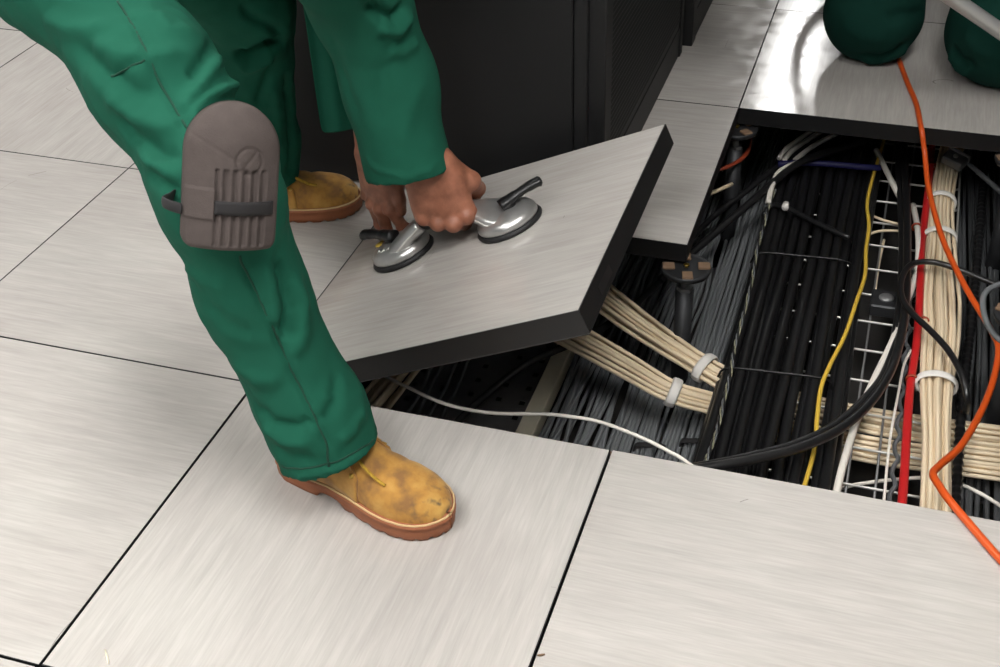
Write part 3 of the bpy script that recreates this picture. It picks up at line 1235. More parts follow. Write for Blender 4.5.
for line in ([(118, 2), (140, 36), (160, 82), (187, 128)], [(110, 77), (128, 68), (146, 59)], [(238, 256), (252, 282), (268, 318), (290, 366), (312, 410), (326, 442), (330, 466)], [(282, 466), (300, 470), (330, 464), (360, 450), (374, 440)]):
    dn = [tuple(np.array(a) * (1 - t) + np.array(b) * t) for a, b in zip(line[:-1], line[1:]) for t in np.linspace(0, 1, 5, endpoint=False)] + [line[-1]]
    W_ = on_surface(V, TN, dn)
    if len(W_) > 3:
        W_[1:-1] = (W_[:-2] + 2 * W_[1:-1] + W_[2:]) / 4
        sm = tube('seam', W_, .0016, M['seam'], None, n=40, seg=6)
        sm.parent = trousers

boot_n = make_boot(person, Matrix())
boot_n.parent = person
boot_n.matrix_parent_inverse = Matrix.Translation(-person.location)
boot_n.matrix_basis = place(-.47, -.16, 0.0005, -13, 1.05)
boot_f = make_boot(person, Matrix())
boot_f.matrix_parent_inverse = Matrix.Translation(-person.location)
boot_f.matrix_basis = place(-.924, .450, 0.0005, 26, 1.05)

# skin: arms with hands, neck and head, all one mesh inside the clothes
HC = pnl(.264, .340, .050)
MCPc = HC + np.array([.002, -.030, .014])
dist_n = nrm((.30, -.02, -1.0))
W_N = MCPc - dist_n * .112 - np.array([-.008, -.006, .004])
SH_N, EL_N = np.array((-.50, .10, .80)), np.array((-.50, .33, .52))
SH_F, EL_F = np.array((-.66, .44, .78)), np.array((-.58, .50, .50))
curl_n = [(62, 92, 50, 0), (64, 94, 50, 0), (66, 96, 52, 0), (66, 96, 52, -2)]
thumb_n = [(.020, -.012, .016), (.044, -.020, .050), (.040, -.050, .075), (.018, -.060, .088)]
side_n = 1 if np.cross(nrm((.1, -1, .25)), dist_n) @ np.array([1, 0, 0]) > 0 else -1
hp_n, nails_n = hand_prims(W_N, dist_n, (.1, -1, .25), side_n, curl_n, thumb_n, EL_N, 1.26)
W_F = np.array(at(371, 155, .215))
dist_f = nrm((.10, -.05, -1.0))
curl_f = [(22, 30, 18, 6), (6, 12, 8, 2), (12, 16, 10, -3), (30, 30, 18, -6)]
thumb_f = [(.018, -.010, .018), (.040, -.010, .045), (.048, -.006, .072), (.046, -.008, .094)]
dors_f = (-.45, -.85, .15)
side_f = 1 if np.cross(nrm(dors_f), dist_f) @ np.array([1, 0, 0]) > 0 else -1
hp_f, nails_f = hand_prims(W_F, dist_f, dors_f, side_f, curl_f, thumb_f, EL_F, 1.08)
head_c = np.array((-.26, .36, .90))
hd, eyes, hair = head_prims(head_c, (.55, .1, -.75), (.75, .1, .6))
tor = hd + [cone(head_c + np.array((-.05, -.02, -.01)), (-.46, .27, .84), .052, .06, None, .03),
            cone((-.50, .15, .82), (-.62, .40, .80), .075, .075, None, .05), cone((-.56, .27, .82), (-.84, .13, .80), .12, .12, None, .05)]
body = join_meshes([sdf_mesh(hp_n, .0019), sdf_mesh(hp_f, .0019), sdf_mesh(tor, .007)])
bo = own(fast_mesh('body', *body, M['skin']))
for nl in nails_n + nails_f:
    nail_mesh(*nl, bo)
for e in eyes:
    eye_mesh(e, bo)
own(fast_mesh('hair', *sdf_mesh(hair, .006), M['hair']))

# jacket
CUF = np.array((-.434, .320, .256))
jk = [cone((-.84, .13, .82), (-.56, .27, .84), .165, .165, (nrm((0, 0, 1)), 1.15), .06),
      cone(SH_N, SH_F, .10, .10, None, .06),
      cone(SH_N, EL_N + np.array((0.008, -.01, .02)), .084, .072, None, .05),
      cone(EL_N + np.array((0.008, -.01, .02)), (-.464, .345, .39), .074, .072, None, .04),
      cone((-.466, .345, .39), (-.424, .314, .218), .072, .0735, None, .04),
      cone(SH_F, EL_F, .085, .075, None, .04),
      cone(EL_F, (-.535, .455, .33), .070, .060, None, .03)]
cut_n = nrm((.18, -.12, -1.0))
jc = [(CUF + np.array((.0, 0, -.010)), cut_n, .11), ((-.54, .46, .30), (.1, -.1, -1), .09), (head_c + np.array((-.09, -.03, -.01)), (1, .2, 0.1), .10)]
jh = [cone((-.410, .3045, .160), (-.4385, .3255, .277), .0655, .064), cone((-.54, .455, .24), (-.537, .456, .33), .052, .05)]
V, Q = sdf_mesh(jk, .0052, jc, jh)
V = wrinkle(V, Q, .0022, 24, 8)
V = add_folds(V, Q, [
    ([(358, 150), (380, 172), (410, 178), (444, 162)], .0025, .005),
    ([(405, 6), (395, 18), (380, 14), (366, 2)], -.012, .010),
    ([(412, 14), (396, 30), (376, 26)], .009, .011),
    ([(420, 40), (402, 52), (385, 50)], .005, .012),
    ([(330, 30), (345, 80), (362, 130)], -.003, .010),
    ([(425, 80), (410, 110), (400, 150)], .003, .014),
    ([(385, 60), (378, 90), (380, 130)], -.003, .014)])
jacket = own(fast_mesh('jacket', V, Q, M['green']))
# open front of the jacket hanging down behind the arm
cols = [((296, -40), (322, 133)), ((303, -40), (330, 134)), ((312, -40), (339, 133)), ((322, -40), (349, 131)), ((334, -40), (360, 129)), ((346, -40), (372, 126))]
V = []
for k, (a, b) in enumerate(cols):
    for t in np.linspace(0, 1, 12):
        dep = 2.12 + .10 * t + .012 * math.sin(k * 2.1) * (0.4 + t)
        V.append(atd(a[0] + (b[0] - a[0]) * t + 3 * math.sin(t * 5) * (k % 2), a[1] + (b[1] - a[1]) * t, dep))
fl = own(mesh_obj('jacket_front', V, [(i * 12 + j, i * 12 + j + 1, i * 12 + 13 + j, i * 12 + 12 + j) for i in range(5) for j in range(11)], M['green']))
so = fl.modifiers.new('thick', 'SOLIDIFY')
so.thickness = .003
ss = fl.modifiers.new('sub', 'SUBSURF')
ss.levels = ss.render_levels = 1

# ------------------------------------------------------------------ knee pad
kp = empty('knee_pad', parent=None)
kp = own(kp)
az = math.radians(-52)
PN = nrm((math.cos(az), math.sin(az), .30))          # outward
PS = nrm(np.cross((0, 0, 1.0), PN))                  # to the wearer's left/right across the pad (photo right)
PU = np.cross(PN, PS)                                # up along the pad
if (PS @ _R[:, 0]) < 0:
    PS = -PS
ROLL = math.radians(14)
PS, PU = PS * math.cos(ROLL) - PU * math.sin(ROLL), PU * math.cos(ROLL) + PS * math.sin(ROLL)
PC = np.array(at(235, 183, .566))
PWD, PHT = .0550, .170                                # half width, height


def pad_w(t):
    """half width at height t (0 bottom .. PHT)"""
    if t > PHT - PWD * 1.05:
        q = (t - (PHT - PWD * 1.05)) / (PWD * 1.05)
        return PWD * math.sqrt(max(1 - q * q, 0.0))
    if t < .014:
        q = 1 - t / .014
        return PWD - .012 * (1 - math.sqrt(max(1 - q * q, 0)))
    return PWD * (1.0 - .04 * math.sin(t / PHT * math.pi) * 0)


def pad_pt(s, t, d=0.0):
    """s -1..1 across, t height, d proud of the surface"""
    x = s * pad_w(t)
    v = t - PHT * .48
    drop = -(x ** 2) / (2 * .062) - max(v - .035, 0) ** 2 / (2 * .060) - max(-v - .05, 0) ** 2 / (2 * .16)
    return PC + PS * x + PU * v + PN * (drop + d)


def pad_relief(s, t):
    x = s * pad_w(t)
    d = 0.0
    edge = min(1.0, (1 - abs(s)) / .10, t / .008 + .05, (PHT - t) / .008 + .05)
    d += .010 * math.sqrt(max(1 - (1 - min(edge, 1)) ** 2, 0)) - .010
    if abs(x) < .040 and .006 < t < .096 and x > -.022:      # upright ribs
        d += .0024 * math.cos((x + .004) * 2 * math.pi / .0108) - .0018
    r = math.hypot(x - .016, t - .106)
    d -= .0022 * math.exp(-((r - .0150) / .0016) ** 2)            # ring mark
    if r < .0145:
        d -= .0018 * math.exp(-(((x - .016) * .8 - (t - .106) * .6) / .0014) ** 2)
    # long curved cut over the left shoulder
    d -= .0014 * math.exp(-((t - (.134 - (x + .05) * .55)) / .0016) ** 2) * (1 if x < .012 else 0)
    if -PWD < x < -.0215 and .036 < t < .072:                       # strap pocket
        d += .0035
    return d


ns, ntt = 72, 96
ss_ = np.linspace(-1, 1, ns)
tt_ = np.concatenate([[0.0003], np.linspace(.002, PHT - .002, ntt - 2), [PHT - .0003]])
V = [pad_pt(s, t, pad_relief(s, t)) for t in tt_ for s in ss_]
nb = len(V)
V += [pad_pt(s, t, -.022) for t in tt_ for s in ss_]
Fc = [(j * ns + i, j * ns + i + 1, j * ns + ns + i + 1, j * ns + ns + i) for j in range(ntt - 1) for i in range(ns - 1)]
Fc += [tuple(nb + a for a in f[::-1]) for f in Fc]
bd = [i for i in range(ns)] + [j * ns + ns - 1 for j in range(1, ntt)] + [(ntt - 1) * ns + i for i in range(ns - 2, -1, -1)] + [j * ns for j in range(ntt - 2, 0, -1)]
for a, b in zip(bd, bd[1:] + bd[:1]):
    Fc.append((a, nb + a, nb + b, b))


def world_part(name, V, Fc, mat, parent_obj, smooth=True):
    o = mesh_obj(name, V, Fc, mat, None, smooth)
    o.parent = parent_obj
    o.matrix_parent_inverse = Matrix.Translation(-person.location)
    return o


kp.matrix_parent_inverse = Matrix()
kp.location = (0, 0, 0)
world_part('foam_shell', V, Fc, M['foam'], kp)
sp = []
for s in np.linspace(-.40, .86, 20):
    for t in (.044, .0480, .052, .056, .060):
        sp.append(pad_pt(s, t, .0028 + .0008 * math.sin((t - .044) / .016 * math.pi)))
o = world_part('strap', sp, [(i * 5 + j, i * 5 + 5 + j, i * 5 + 6 + j, i * 5 + 1 + j) for i in range(19) for j in range(4)], M['strap'], kp)
m_ = o.modifiers.new('thick', 'SOLIDIFY')
m_.thickness = .002
# strap running round behind the leg
ctr = PC - PN * .075
P = []
for a in np.linspace(math.radians(-48), math.radians(-240), 30):
    sh = float(np.interp(-math.degrees(a), [48, 78, 98, 240], [1, 1, .84, .84]))
    P.append(ctr + sh * (PN * math.cos(a) * .082 + PS * math.sin(a) * .0765) + PU * (-.036))
Vs, Fs = tube_data(np.array(P), .0065, 10, True, 1.0)
c_ = np.repeat(np.array(P), 10, axis=0)
rad = c_ - ctr
rad = rad - np.outer(rad @ PU, PU)
rad /= np.linalg.norm(rad, axis=1)[:, None]
Vs = Vs - rad * ((Vs - c_) * rad).sum(1)[:, None] * .75
world_part('leg_strap', Vs, Fs, M['strap'], kp)

# ------------------------------------------------------------------ the kneeling worker
KX = np.array((0.38, 1.9, 0.0))
kneeler = tag(empty('person', KX), 'worker in green trousers, with shade put into their colour, kneeling on the tile beyond the opening', 'person')
KL, KR = np.array((.252, 1.550, .112)), np.array((.540, 1.475, .122))
HL, HR = np.array((.25, 2.05, .36)), np.array((.59, 2.02, .36))
kt = [cone(KL, HL, .113, .125, None, .02), cone(KR, HR, .128, .125, None, .02),
      cone(KL + np.array((0, .04, -.04)), (.25, 2.08, .08), 0.075, .065, None, .02),
      cone(KR + np.array((0, .04, -.04)), (.60, 2.04, .08), .075, .065, None, .02),
      cone(HL, HR, .14, .14, None, .06), cone((.41, 2.03, .42), (.41, 2.0, .55), .165, .15, None, .06)]
kcut = [((KL[0], KL[1], .002), (0, 0, -1), .3), ((KR[0], KR[1], .002), (0, 0, -1), .3)]
V, Q = sdf_mesh(kt, .008, kcut)
V = wrinkle(V, Q, .003, 18, 11)
V = add_folds(V, Q, [([(856, 56), (880, 58), (898, 50), (910, 40)], -.008, .012), ([(858, 63), (880, 64), (900, 57), (912, 46)], .006, .012),
                     ([(885, 20), (905, 14), (926, 12)], -.007, .012), ([(950, 46), (960, 60), (974, 68)], -.007, .012), ([(946, 54), (956, 68), (970, 76)], .006, .012),
                     ([(960, 30), (980, 50), (1000, 60)], .004, .02), ([(840, 20), (860, 36), (890, 40)], .004, .02)])
V[:, 2] = np.maximum(V[:, 2], .0015)
own(fast_mesh('trousers', V, Q, M['shaded_green']), kneeler)
GR = np.array(atd(952, -2, 2.55))
POLE1 = np.array(at(1100, 99.6, .022))
GD = nrm(POLE1 - GR)
POLE0 = GR - GD * .60
kj = [cone((.41, 2.0, .50), (.42, 1.86, .92), .16, .18, (nrm((0, 1, 0)), 1.2), .06),
      cone((.24, 1.86, .95), (.60, 1.86, .95), .10, .10, None, .05),
      cone((.22, 1.86, .94), (.14, 1.70, .70), .075, .065, None, .04), cone((.62, 1.86, .94), (.69, 1.83, .66), .075, .065, None, .04),
      cone((.14, 1.70, .70), POLE0 + np.array((-.05, .16, .06)), .062, .05, None, .03), cone((.69, 1.83, .66), (.607, 1.745, .455), .062, .048, None, .03)]
V, Q = sdf_mesh(kj, .010)
own(fast_mesh('jacket', wrinkle(V, Q, .003, 18, 5), Q, M['shaded_green']), kneeler)
hc = np.array((.42, 1.78, 1.22))
h1, eyes, hair = head_prims(hc, (0, -.8, -.6), (0, -.6, .8))
bl = [cone(hc + np.array((0, .04, -.02)), (.42, 1.86, 1.0), .055, .06, None, .03), cone((.42, 1.9, .95), (.41, 2.0, .55), .12, .12, None, .05)]
cu = [(60, 90, 45, 0)] * 4
th = [(.020, -.012, .016), (.042, -.020, .048), (.040, -.045, .070), (.018, -.055, .085)]
g1 = POLE0 + GD * .10
ha, na = hand_prims(g1 + np.array((-.03, .08, .06)), (.3, -.85, -.5), (-.5, -.2, .8), 1, cu, th, g1 + np.array((-.10, .30, .16)), 1.0)
g2 = POLE0 + GD * .02 + np.array((.0, 0, 0))
hb, nb_ = hand_prims((.600, 1.730, .425), (-.1, -.85, -.42), (0, -.4, 1), -1, [(8, 12, 8, 3), (6, 10, 8, 0), (8, 12, 8, -2), (10, 14, 8, -4)], [(.018, -.010, .018), (.040, -.010, .045), (.050, -.006, .068), (.054, -.006, .090)], (.69, 1.83, .64), 1.0)
bo2 = own(fast_mesh('body', *join_meshes([sdf_mesh(h1 + bl, .007), sdf_mesh(ha, .003), sdf_mesh(hb, .003)]), M['skin']), kneeler)
own(fast_mesh('hair', *sdf_mesh(hair, .007), M['hair']), kneeler)
for e in eyes:
    eye_mesh(e, bo2)
for (x, y, a) in ((.25, 2.13, 80), (.56, 2.09, 100)):
    b = make_boot(kneeler, Matrix())
    b.matrix_parent_inverse = Matrix.Translation(-kneeler.location)
    b.matrix_basis = Matrix.Translation((x, y - .02, .10)) @ Matrix.Rotation(math.radians(a), 4, 'Z') @ Matrix.Rotation(math.radians(158), 4, 'X') @ Matrix.Scale(.95, 4)

# metal tube in front of the right knee, with its flexible hose arching behind
po = tag(empty('metal_tube'), 'shiny metal tube slanting across the top right corner', 'metal tube')
tube('tube', [POLE0, POLE1], .0160, M['chrome'], po, n=6, seg=24)
tube('end_collar', [POLE1 - GD * .03, POLE1 + GD * .005], .0185, M['plastic'], po, n=3, seg=24)
hose_pts = [POLE0, POLE0 + np.array((-.04, .10, .10)), (.16, 1.95, .64), (.085, 2.12, .58), (.066, 2.2, .475), (.042, 2.2, .388), (.037, 2.2, .292), (.06, 2.2, .206), (.128, 2.2, .124), (.20, 2.24, .06), (.30, 2.32, .03), (.5, 2.45, .022)]
tag(tube('hose', hose_pts, .017, M['hose'], n=60, seg=14), 'dark flexible hose that shows as an arc mirrored in the glossy tile', 'hose')


# ================================================================== CABLES
def px(pts):
    """survey list (x, y, z) -> places"""
    return np.array([at(*p) for p in pts])


def cable(name, P, r, mat, label, cat='cable', group=None, n=60, seg=8, flat=1.0):
    return tag(tube(name, P, r, M[mat], n=n, seg=seg, flat=flat), label, cat, group)


def wander(x0, y0, y1, z0, amp, n=12, x1=None, zamp=.003):
    y = np.linspace(y0, y1, n)
    x = np.linspace(x0, x0 if x1 is None else x1, n)
    a, b = RNG.uniform(0, 6.28, 2)
    f = RNG.uniform(1.2, 3.0)
    return np.stack([x + amp * np.sin(f * 2.2 * y + a) + RNG.normal(0, amp * .18, n), y, z0 + zamp * np.sin(f * 3 * y + b)], 1)


# grey data cables, left: neat mat beside the power cables, looser towards the lifted panel
lab = 'grey data cable in the wide mat between lifted panel and black cables'
for i in range(35):
    loose = i < 16
    x = -.220 + i * .0090
    p = wander(x, -.35, 2.4, -.322 + RNG.uniform(-.004, .004), .011 if loose else .0022, 14, x1=x + (RNG.normal(0, .02) if loose else 0), zamp=.005 if loose else .0015)
    for yp in (.6, 1.2):      # parted by the pedestals
        near = max(0.0, .030 - abs(x))
        bump = np.exp(-((p[:, 1] - yp) / .11) ** 2)
        p[:, 0] += math.copysign(near, x) * bump
        p[:, 2] += near * .35 * bump
    cable('data_cable', p, .0043, 'c_grey', lab, group='grey data cables left of the power cables', n=44, seg=7)
for i in range(16):
    x = -.23 + i * .019
    cable('data_cable', wander(x, -.35, 2.4, -.337, .006, 10), .0044, 'c_grey', lab, group='grey data cables left of the power cables', n=30, seg=6)
# dark grey data cables, right edge
lab = 'dark grey data cable in the mat right of the cream bundle'
for i in range(24):
    x = .535 + i * .0088
    p = wander(x, -.35, 2.4, -.322 + RNG.uniform(-.003, .003), .004, 12)
    p[:, 0] += .03 * np.clip(1.0 - p[:, 1], -.6, .0) * (-1) * (-.6 + i * .02)
    cable('data_cable', p, .0047, 'c_dgrey', lab, group='dark grey data cables at the right edge', n=40, seg=7)
# a few dark cables standing in shadow below the tile by the cabinet
lab = 'dark grey data cable in shadow beside the far pedestal'
for i in range(12):
    cable('data_cable', wander(-.33 + i * .017, .62, 2.4, -.345, .004, 8), .0044, 'c_dgrey', lab, group='dark data cables under the standing tile', n=24, seg=6)

# wire basket tray
TZ = -.243
tray = tag(empty('wire_tray', (0, 0, 0)), 'bright wire basket tray carrying the black and cream cables', 'cable tray')
for k in range(-3, 25):
    y = k * .1 - .008
    pts = [(.092, y, TZ + .010), (.092, y, TZ + .004), (.096, y, TZ), (.504, y, TZ), (.508, y, TZ + .004), (.508, y, TZ + .010)]
    tube('cross_wire', pts, .0026, M['wire'], tray, seg=7)
for x in (.110, .158, .206, .254, .302, .350, .398, .446, .494):
    tube('long_wire', [(x, -.33, TZ - .005), (x, 2.42, TZ - .005)], .0024, M['galv'], tray, n=2, seg=7)
for x in (.092, .508):
    tube('top_wire', [(x, -.33, TZ + .010), (x, 2.42, TZ + .010)], .0026, M['wire'], tray, n=2, seg=7)
for y in (.0, 1.2):
    for x in (.12, .48):
        box('tray_foot', x - .02, x + .02, y - .02, y + .02, SUB, TZ - .008, M['galv'], tray)

# black power cables in the tray
lab = 'thick black power cable lying in the wire tray'
g = 'thick black power cables in the tray'
for i in range(9):
    p = wander(.098 + i * .0222, -.33, 2.4, TZ + .0135, .0022, 12, zamp=.001)
    cable('power_cable', p, .0103, 'c_black', lab, 'cable', g, n=44, seg=12)
for i in range(7):
    p = wander(.106 + i * .0262, -.33, 2.4, TZ + .0315, .004, 12, zamp=.0015)
    cable('power_cable', p, .0100, 'c_black', lab, 'cable', g, n=44, seg=12)
for i, (xa, xb) in enumerate(((.304, .292), (.326, .308), (.315, .300))):
    z = TZ + (.0125 if i < 2 else .030)
    p = wander(xa, -.33, 2.4, z, .0025, 12, x1=xb, zamp=.001)
    cable('power_cable', p, .0100, 'c_black', 'thick black power cable beside the yellow cable, next to the open wires', 'cable', 'black power cables beside the yellow cable', n=44, seg=12)
for i, y in enumerate((.50, .92)):
    tag(tube('cable_tie', [(.088, y, TZ + .02), (.105, y + .004, TZ + .045), (.19, y + .012, TZ + .047), (.285, y + .02, TZ + .044), (.300, y + .02, TZ + .018)], .0022, M['plastic'], n=20, seg=6),
        ('thin black tie across the power cables, nearer one', 'thin black tie across the power cables, farther one')[i], 'cable tie')
# black strap lying over the power cables
cable('cable_end', px([(764, 215, -.196), (770, 206, -.196), (784, 207, -.188), (815, 222, -.188), (850, 238, -.19)]), .0060, 'c_black', 'loose black cable end lying slanted over the power cables', n=24, seg=10)
tag(tube('cable_ring', px([(786, 204, -.181), (785, 208, -.181)]), .0078, M['tie'], n=3, seg=14), 'pale marker ring on the slanted cable end', 'marker ring')


# cream bundles
def bundle(label, ctr, size, ncab, r, ties, group=None, nseg=46, mat='c_cream', tie_w=.010):
    """ctr: control points; size: (rw, rh) along; cables keep their seat in the section"""
    root = tag(empty('cable_bundle'), label, 'cable bundle', group)
    Cn = spline(ctr, nseg)
    T, U, B = frames(Cn)
    u = np.linspace(0, 1, nseg)
    kk = np.linspace(0, 1, len(size))
    rw = np.interp(u, kk, [s[0] for s in size])
    rh = np.interp(u, kk, [s[1] for s in size])
    seats = []
    ga = math.pi * (3 - math.sqrt(5))
    for i in range(ncab):
        q = math.sqrt((i + .5) / ncab)
        seats.append((q * math.cos(i * ga), q * math.sin(i * ga)))
    for sx, sy in seats:
        a, b = RNG.uniform(0, 6.28, 2)
        wob = np.sin(u * RNG.uniform(5, 11) + a) * .06
        P = Cn + B * ((sx + wob) * rw)[:, None] + U * ((sy + .6 * wob) * rh)[:, None]
        V, Fc = tube_data(P, r, 7)
        mesh_obj('cable', V, Fc, M[mat], root)
    for tpos in ties:
        i = min(int(tpos * (nseg - 1)), nseg - 2) if tpos < 1 else int(np.argmin(np.abs(Cn[:, 1] - (tpos - 10))))
        an = np.linspace(0, 2 * np.pi, 25)
        P = Cn[i] + np.outer(np.cos(an) * (rw[i] * 1.0 + r * 1.5), B[i]) + np.outer(np.sin(an) * (rh[i] * 1.0 + r * 1.5), U[i])
        V, Fc = tube_data(P, .0032, 8, False)
        # widen the band along the bundle
        c = np.repeat(P, 8, axis=0)
        off = V - c
        V = V + np.outer((off @ T[i]) * (tie_w / .0032 - 1), T[i])
        tie = mesh_obj('cable_tie', V, Fc, M['tie'], root)
    return root


Y0 = .025
bundle('cream cable bundle nearer the cabinet, with white tie, dipping under the black cables',
       np.vstack([px([(520, 240, -.20), (575, 275, -.205), (640, 325, -.215), (710, 371, -.225)]), [(.16, .53, -.262), (.26, .525, -.272), (.40, .520, -.276), (.55, .525, -.276), (.72, .535, -.276), (.95, .54, -.276)]]),
       [(.040, .020), (.042, .020), (.036, .020), (.024, .018), (.034, .012), (.036, .011), (.036, .011), (.036, .011), (.036, .011), (.036, .011)], 17, .0044, [.375])
bundle('cream cable bundle nearer the front tiles, with white tie, dipping under the black cables',
       np.vstack([px([(490, 294, -.20), (568, 333, -.205), (627, 366, -.215), (672, 392, -.225)]), [(.09, .465, -.258), (.20, .445, -.272), (.40, .435, -.276), (.55, .445, -.276), (.72, .455, -.276), (.95, .46, -.276)]]),
       [(.036, .018), (.036, .018), (.030, .018), (.022, .017), (.024, .014), (.036, .011), (.036, .011), (.036, .011), (.036, .011), (.036, .011)], 15, .0044, [.35])
bundle('upright cream cable bundle with white ties between red cable and corrugated tube',
       [(.495, -.34, -.212), (.492, .22, -.206), (.482, .54, -.204), (.484, .72, -.206), (.478, .86, -.208), (.470, 1.08, -.206), (.466, 1.22, -.204), (.472, 1.42, -.206), (.49, 1.7, -.21), (.49, 2.3, -.215)],
       [(.028, .020), (.026, .020), (.023, .020), (.034, .018), (.040, .018), (.028, .020), (.024, .020), (.027, .018), (.03, .018), (.03, .018)], 24, .0043, [10.56, 11.08, 11.24])
bundle('short stretch of cream cables showing beside the front boot under the panel',
       px([(345, 440, -.13), (372, 408, -.13), (402, 372, -.13), (440, 326, -.13)]), [(.034, .012)] * 3, 12, .0046, [])

# perforated side tray with beige rail under the lifted panel
pt = tag(empty('perforated_tray'), 'dark perforated cable tray with beige side rail below the lifted panel', 'cable tray')
V, Fc = [], []
xe = [-.545, -.525, -.513, -.465, -.453, -.405, -.393, -.345, -.333, -.296, -.284, -.262]
ye = [-.3]
while ye[-1] < 1.6:
    ye += [ye[-1] + .034, ye[-1] + .048]
for y in ye:
    for x in xe:
        V.append((x, y, -.335))
nx_ = len(xe)
for j in range(len(ye) - 1):
    for i in range(nx_ - 1):
        if i % 2 == 1 and j % 2 == 1:
            continue
        Fc.append((j * nx_ + i, j * nx_ + i + 1, j * nx_ + nx_ + i + 1, j * nx_ + nx_ + i))
o = mesh_obj('perforated_plate', V, Fc, M['galv'], pt, smooth=False)
so = o.modifiers.new('thick', 'SOLIDIFY')
so.thickness = .002
box('side_rail', -.264, -.229, -.3, 1.6, -.338, -.300, M['beige'], pt, .002)
for y in (-.1, .8, 1.4):
    box('tray_foot', -.5, -.46, y, y + .04, SUB, -.337, M['galv'], pt)
    box('tray_foot', -.262, -.232, y, y + .04, SUB, -.338, M['galv'], pt)
lab = 'thin grey cable on the perforated tray under the lifted panel'
for a, b in (((405, 418), (432, 366)), ((415, 420), (443, 362)), ((426, 421), (458, 358)), ((440, 423), (470, 354))):
    d0, d1 = at(a[0], a[1], -.327), at(b[0], b[1], -.327)
    v = d1 - d0
    m = (d0 + d1) / 2 + np.array((RNG.normal(0, .006), 0, .004))
    cable('data_cable', [d0 - v * 1.3, d0, m, d1, d1 + v * 1.4], .0042, 'c_grey', lab, group='thin cables on the perforated tray', n=24, seg=7)
cable('power_cable', px([(430, 450, -.30), (480, 400, -.30), (530, 362, -.27), (590, 335, -.25), (640, 300, -.26), (700, 240, -.28)]), .008, 'c_black', 'black cable crossing the perforated tray below the panel edge', n=30, seg=10)

# single cables, painted by jacket
cable('orange_cable', px([(890, 30, .006), (898, 57, .006), (908, 84, .006), (916, 103, .0062), (920, 122, .0075), (921.3, 128, .006), (922.5, 136, -.006), (925, 156, -.045), (929, 190, -.080), (943, 240, -.105), (966, 288, -.11), (991, 330, -.11), (998.5, 352, -.108), (988, 396, -.095), (963, 443, -.06), (940, 465, -.03), (933, 474, -.014), (940, 487, .001), (950, 501, .0062), (972, 527, .006), (1000, 559, .006), (1050, 612, .006)]),
      .0058, 'c_orange', 'bright orange cable crossing the opening from the kneeling worker to the front tile', n=150, seg=12)
cable('red_cable', [(.431, 2.3, -.215), (.436, 1.42, -.203), (.433, 1.05, -.200), (.4375, .86, -.195), (.440, .70, -.200), (.436, .54, -.203), (.438, .38, -.203), (.440, .22, -.203), (.44, -.3, -.205)], .0078, 'c_red', 'red cable running along the left of the cream bundle', n=60, seg=12)
for k, (xx, yy) in enumerate(((924, 320), (912, 378), (917, 226), (932, 165))):
    c = at(xx, yy, -.198)
    an = np.linspace(0, 2 * np.pi, 16)
    P = np.stack([c[0] + .0095 * np.cos(an), np.full(16, c[1]), c[2] - .003 + .0095 * np.sin(an)], 1)
    tag(tube('cable_tie', P, .0022, M['c_rust'], seg=6), ('dark red tie on the red cable beside the black loop', 'dark red tie on the red cable above the cream crossing', 'dark red tie on the red cable near the far white tie', 'dark red tie on the red cable under the far edge')[k], 'cable tie')
# wavy grey wire beside the red cable
P = []
for k, y in enumerate(np.linspace(-.1, 1.0, 60)):
    P.append((.424 + .0045 * math.sin(y * 95), y, -.215 + .003 * math.cos(y * 95)))
cable('wavy_wire', P, .0042, 'c_dgrey', 'wavy dark grey wire hugging the red cable', n=140, seg=7)
cable('yellow_cable', px([(884, 140, -.20), (878, 160, -.20), (871, 184, -.195), (867, 205, -.193), (869, 226, -.193), (866, 250, -.193), (865, 275, -.193), (857, 300, -.19), (845, 335, -.19), (830, 365, -.19), (821, 388, -.19), (817, 420, -.19), (815, 446, -.19), (805, 484, -.19), (790, 530, -.19)]),
      .0042, 'c_yellow', 'thin yellow cable snaking along the right of the black cables', n=90, seg=8)
cable('white_cable', px([(876, 150, -.20), (884, 166, -.20), (897, 192, -.205), (908, 212, -.215)]), .0068, 'c_white', 'short white cable slanting over the far end of the wire tray', n=20, seg=10)
cable('white_cable', px([(913, 205, -.212), (918, 232, -.20), (918, 262, -.20), (913, 285, -.205), (902, 312, -.20), (893, 340, -.195), (873, 382, -.19), (857, 420, -.19), (843, 465, -.19), (836, 495, -.19), (826, 540, -.19)]), .0068, 'c_white', 'long white cable curving down through the wire tray', n=70, seg=10)
cable('white_wire', px([(911, 350, -.20), (904, 365, -.20), (898, 395, -.20), (890, 440, -.20), (884, 500, -.20), (880, 540, -.20)]), .0026, 'c_white', 'thin white wire hanging left of the red cable', n=40, seg=7)
cable('white_wire', px([(800, 500, -.26), (845, 487, -.26), (880, 481, -.26), (915, 478, -.262), (938, 478, -.262), (960, 484, -.262), (985, 496, -.262), (1010, 512, -.26)]), .0035, 'c_white', 'thin white wire bending along the near edge at the right', n=40, seg=7)
cable('white_wire', px([(385, 376, -.07), (405, 386, -.07), (440, 402, -.07), (470, 410, -.068), (500, 413.5, -.066), (540, 414, -.06), (566, 416, -.055), (600, 422, -.05), (640, 437, -.045), (668, 451, -.043), (688, 463, -.044), (720, 490, -.05), (750, 520, -.06)]),
      .0031, 'c_white', 'long thin white wire strung below the near edge beside the front boot', n=80, seg=8)
